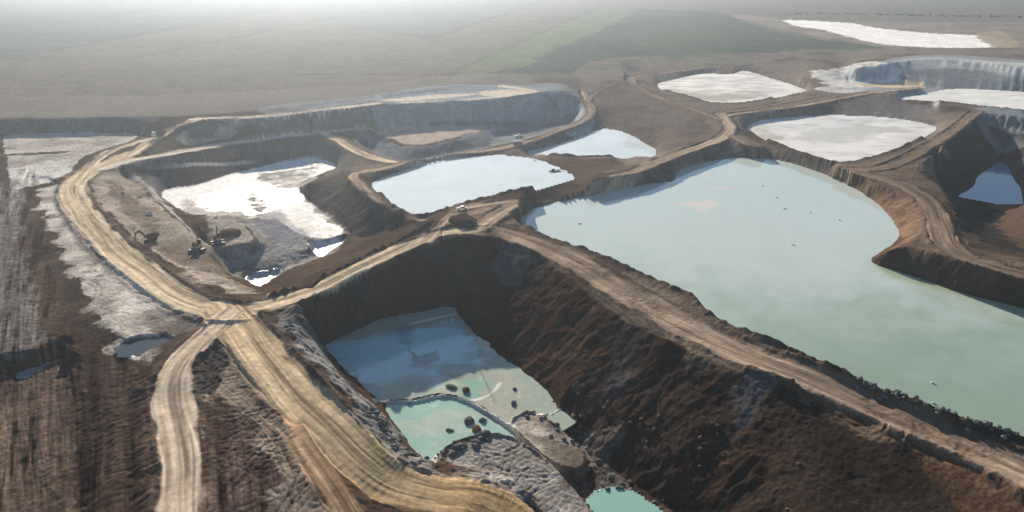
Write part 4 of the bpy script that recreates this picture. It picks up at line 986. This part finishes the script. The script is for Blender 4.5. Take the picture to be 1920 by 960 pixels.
scatter('shore_rock', 70, [(1010,770,-19.5),(1060,800,-19),(1100,840,-19),(1130,880,-19),(1180,905,-19),(1225,930,-19)], 'grey', (.35, 1.1), 'grey lump of clay at the foot of the dark slope in the pit', 'rock', 'clay lumps along the foot of the slope', 8, 6)
scatter('silt_lump', 26, [(720,728,-20),(780,716,-20),(830,705,-20),(880,700,-20),(940,715,-20),(990,745,-20)], 'white', (.18, .45), 'tiny pale silt lump standing out of the sunlit shallows of the pit pool', 'lump', 'pale silt lumps in the pit pool', 12, 5)
scatter('clay_block', 60, [(690,760,-10),(740,815,-11),(780,860,-13),(830,845,-16),(900,818,-17)], 'grey', (.5, 1.5), 'grey clay block on the quarry side bank below the ochre haul road', 'rock', 'clay blocks on the left pit bank', 9, 4)
# drifting debris on the lake
for i, (px, py, lb) in enumerate([(1088, 420, 'dark float alone on the water in the west arm of the lake'), (1430, 349, 'dark float on the lake farthest towards the north shore'), (1457, 371, 'dark float on the lake just below the farthest one'), (1472, 392, 'dark float on the lake, middle one of the line of floats'), (1520, 399, 'long dark float on the lake to the right of the line of floats'), (1488, 460, 'dark float on open water nearest the middle of the lake')]):
    x, y, z = at(px, py, -7); root = empty('float', (x, y, z), i * 1.1); root.name = 'driftwood_log'; tag(root, lb.replace('float', 'log', 1) if False else lb, 'float')
    root.name = 'drift_float'; root.scale = (.6, .6, .6)
    MB().cyl((-1.6,0,.08),(1.6,0,.08),.35,.28,10).build('log', WD, root)
    MB().cyl((.3,0,.2),(.9,.5,.9),.09,.04,6).build('branch_stub', WD, root)
for i, (px, py, lb) in enumerate([(1574, 413, 'small white buoy near the curved east shore of the lake'), (1748, 718, 'white buoy in the green south part of the lake, farther of two'), (1750, 756, 'white buoy in the green south part of the lake, nearer of two')]):
    x, y, z = at(px, py, -7); root = empty('buoy', (x, y, z)); tag(root, lb, 'buoy', 'white buoys on the lake')
    MB().cyl((0,0,-.1),(0,0,.45),.45,.38,14).build('buoy_body', WHT, root); MB().cyl((0,0,.4),(0,0,.8),.08,.08,8).build('ring_post', GRY, root)

# ------------------------------------------------------------------ far tree line (reads as one mass)
def woods(name, pts, n, seed, hh=(7, 13), spread=18):
    r = np.random.default_rng(seed); A = line(pts); Lc = np.concatenate([[0], np.cumsum(np.hypot(*np.diff(A[:, :2], axis=0).T))])
    V = []; Fc = []
    for i in range(n):
        s = r.uniform(0, Lc[-1]); x = np.interp(s, Lc, A[:, 0]) + r.normal() * spread * .5; y = np.interp(s, Lc, A[:, 1]) + r.normal() * spread * .5; z = A[0, 2] - 1
        ht = r.uniform(*hh); rad = ht * .4
        for q in range(26):
            u = r.normal(size=3); u /= np.linalg.norm(u); c = np.array([x, y, z + ht * .6]) + u * np.array([rad, rad, ht * .42]) * r.uniform(.5, 1)
            a = r.normal(size=3); a /= np.linalg.norm(a); b = np.cross(a, u); b /= np.linalg.norm(b); sz = rad * .5
            k = len(V); V += [c - a * sz - b * sz, c + a * sz - b * sz, c + a * sz + b * sz, c - a * sz + b * sz]; Fc.append((k, k + 1, k + 2, k + 3))
    me = bpy.data.meshes.new(name); me.from_pydata([tuple(v) for v in V], [], Fc); me.materials.append(flatmat('far_foliage', (.05,.065,.04), .9, 0, .3, .1))
    o = bpy.data.objects.new(name, me); C.objects.link(o); tag(o, 'dark line of trees along the far edge of the fields beyond the white pan', 'trees', None, 'stuff')
woods('distant_trees', [(1480,27,9),(1600,27,9),(1760,30,9),(1920,33,9),(2200,38,9)], 260, 3, (2, 4.5))

# ------------------------------------------------------------------ haze
b = bmesh.new(); bmesh.ops.create_cube(b, size=1)
for v in b.verts: v.co = (v.co.x * 170000, v.co.y * 170000 , (-40 if v.co.z < 0 else 150))
me = bpy.data.meshes.new('haze'); b.to_mesh(me); b.free()
hz = bpy.data.objects.new('haze', me); C.objects.link(hz); hz['kind'] = 'stuff'
m = bpy.data.materials.new('haze'); m.use_nodes = True; n = m.node_tree; n.nodes.clear()
ou = n.nodes.new('ShaderNodeOutputMaterial'); pv = n.nodes.new('ShaderNodeVolumePrincipled')
pv.inputs['Color'].default_value = (.74, .86, 1, 1); pv.inputs['Density'].default_value = HAZE_DENSITY; pv.inputs['Anisotropy'].default_value = HAZE_ANI
n.links.new(pv.outputs[0], ou.inputs['Volume']); me.materials.append(m)
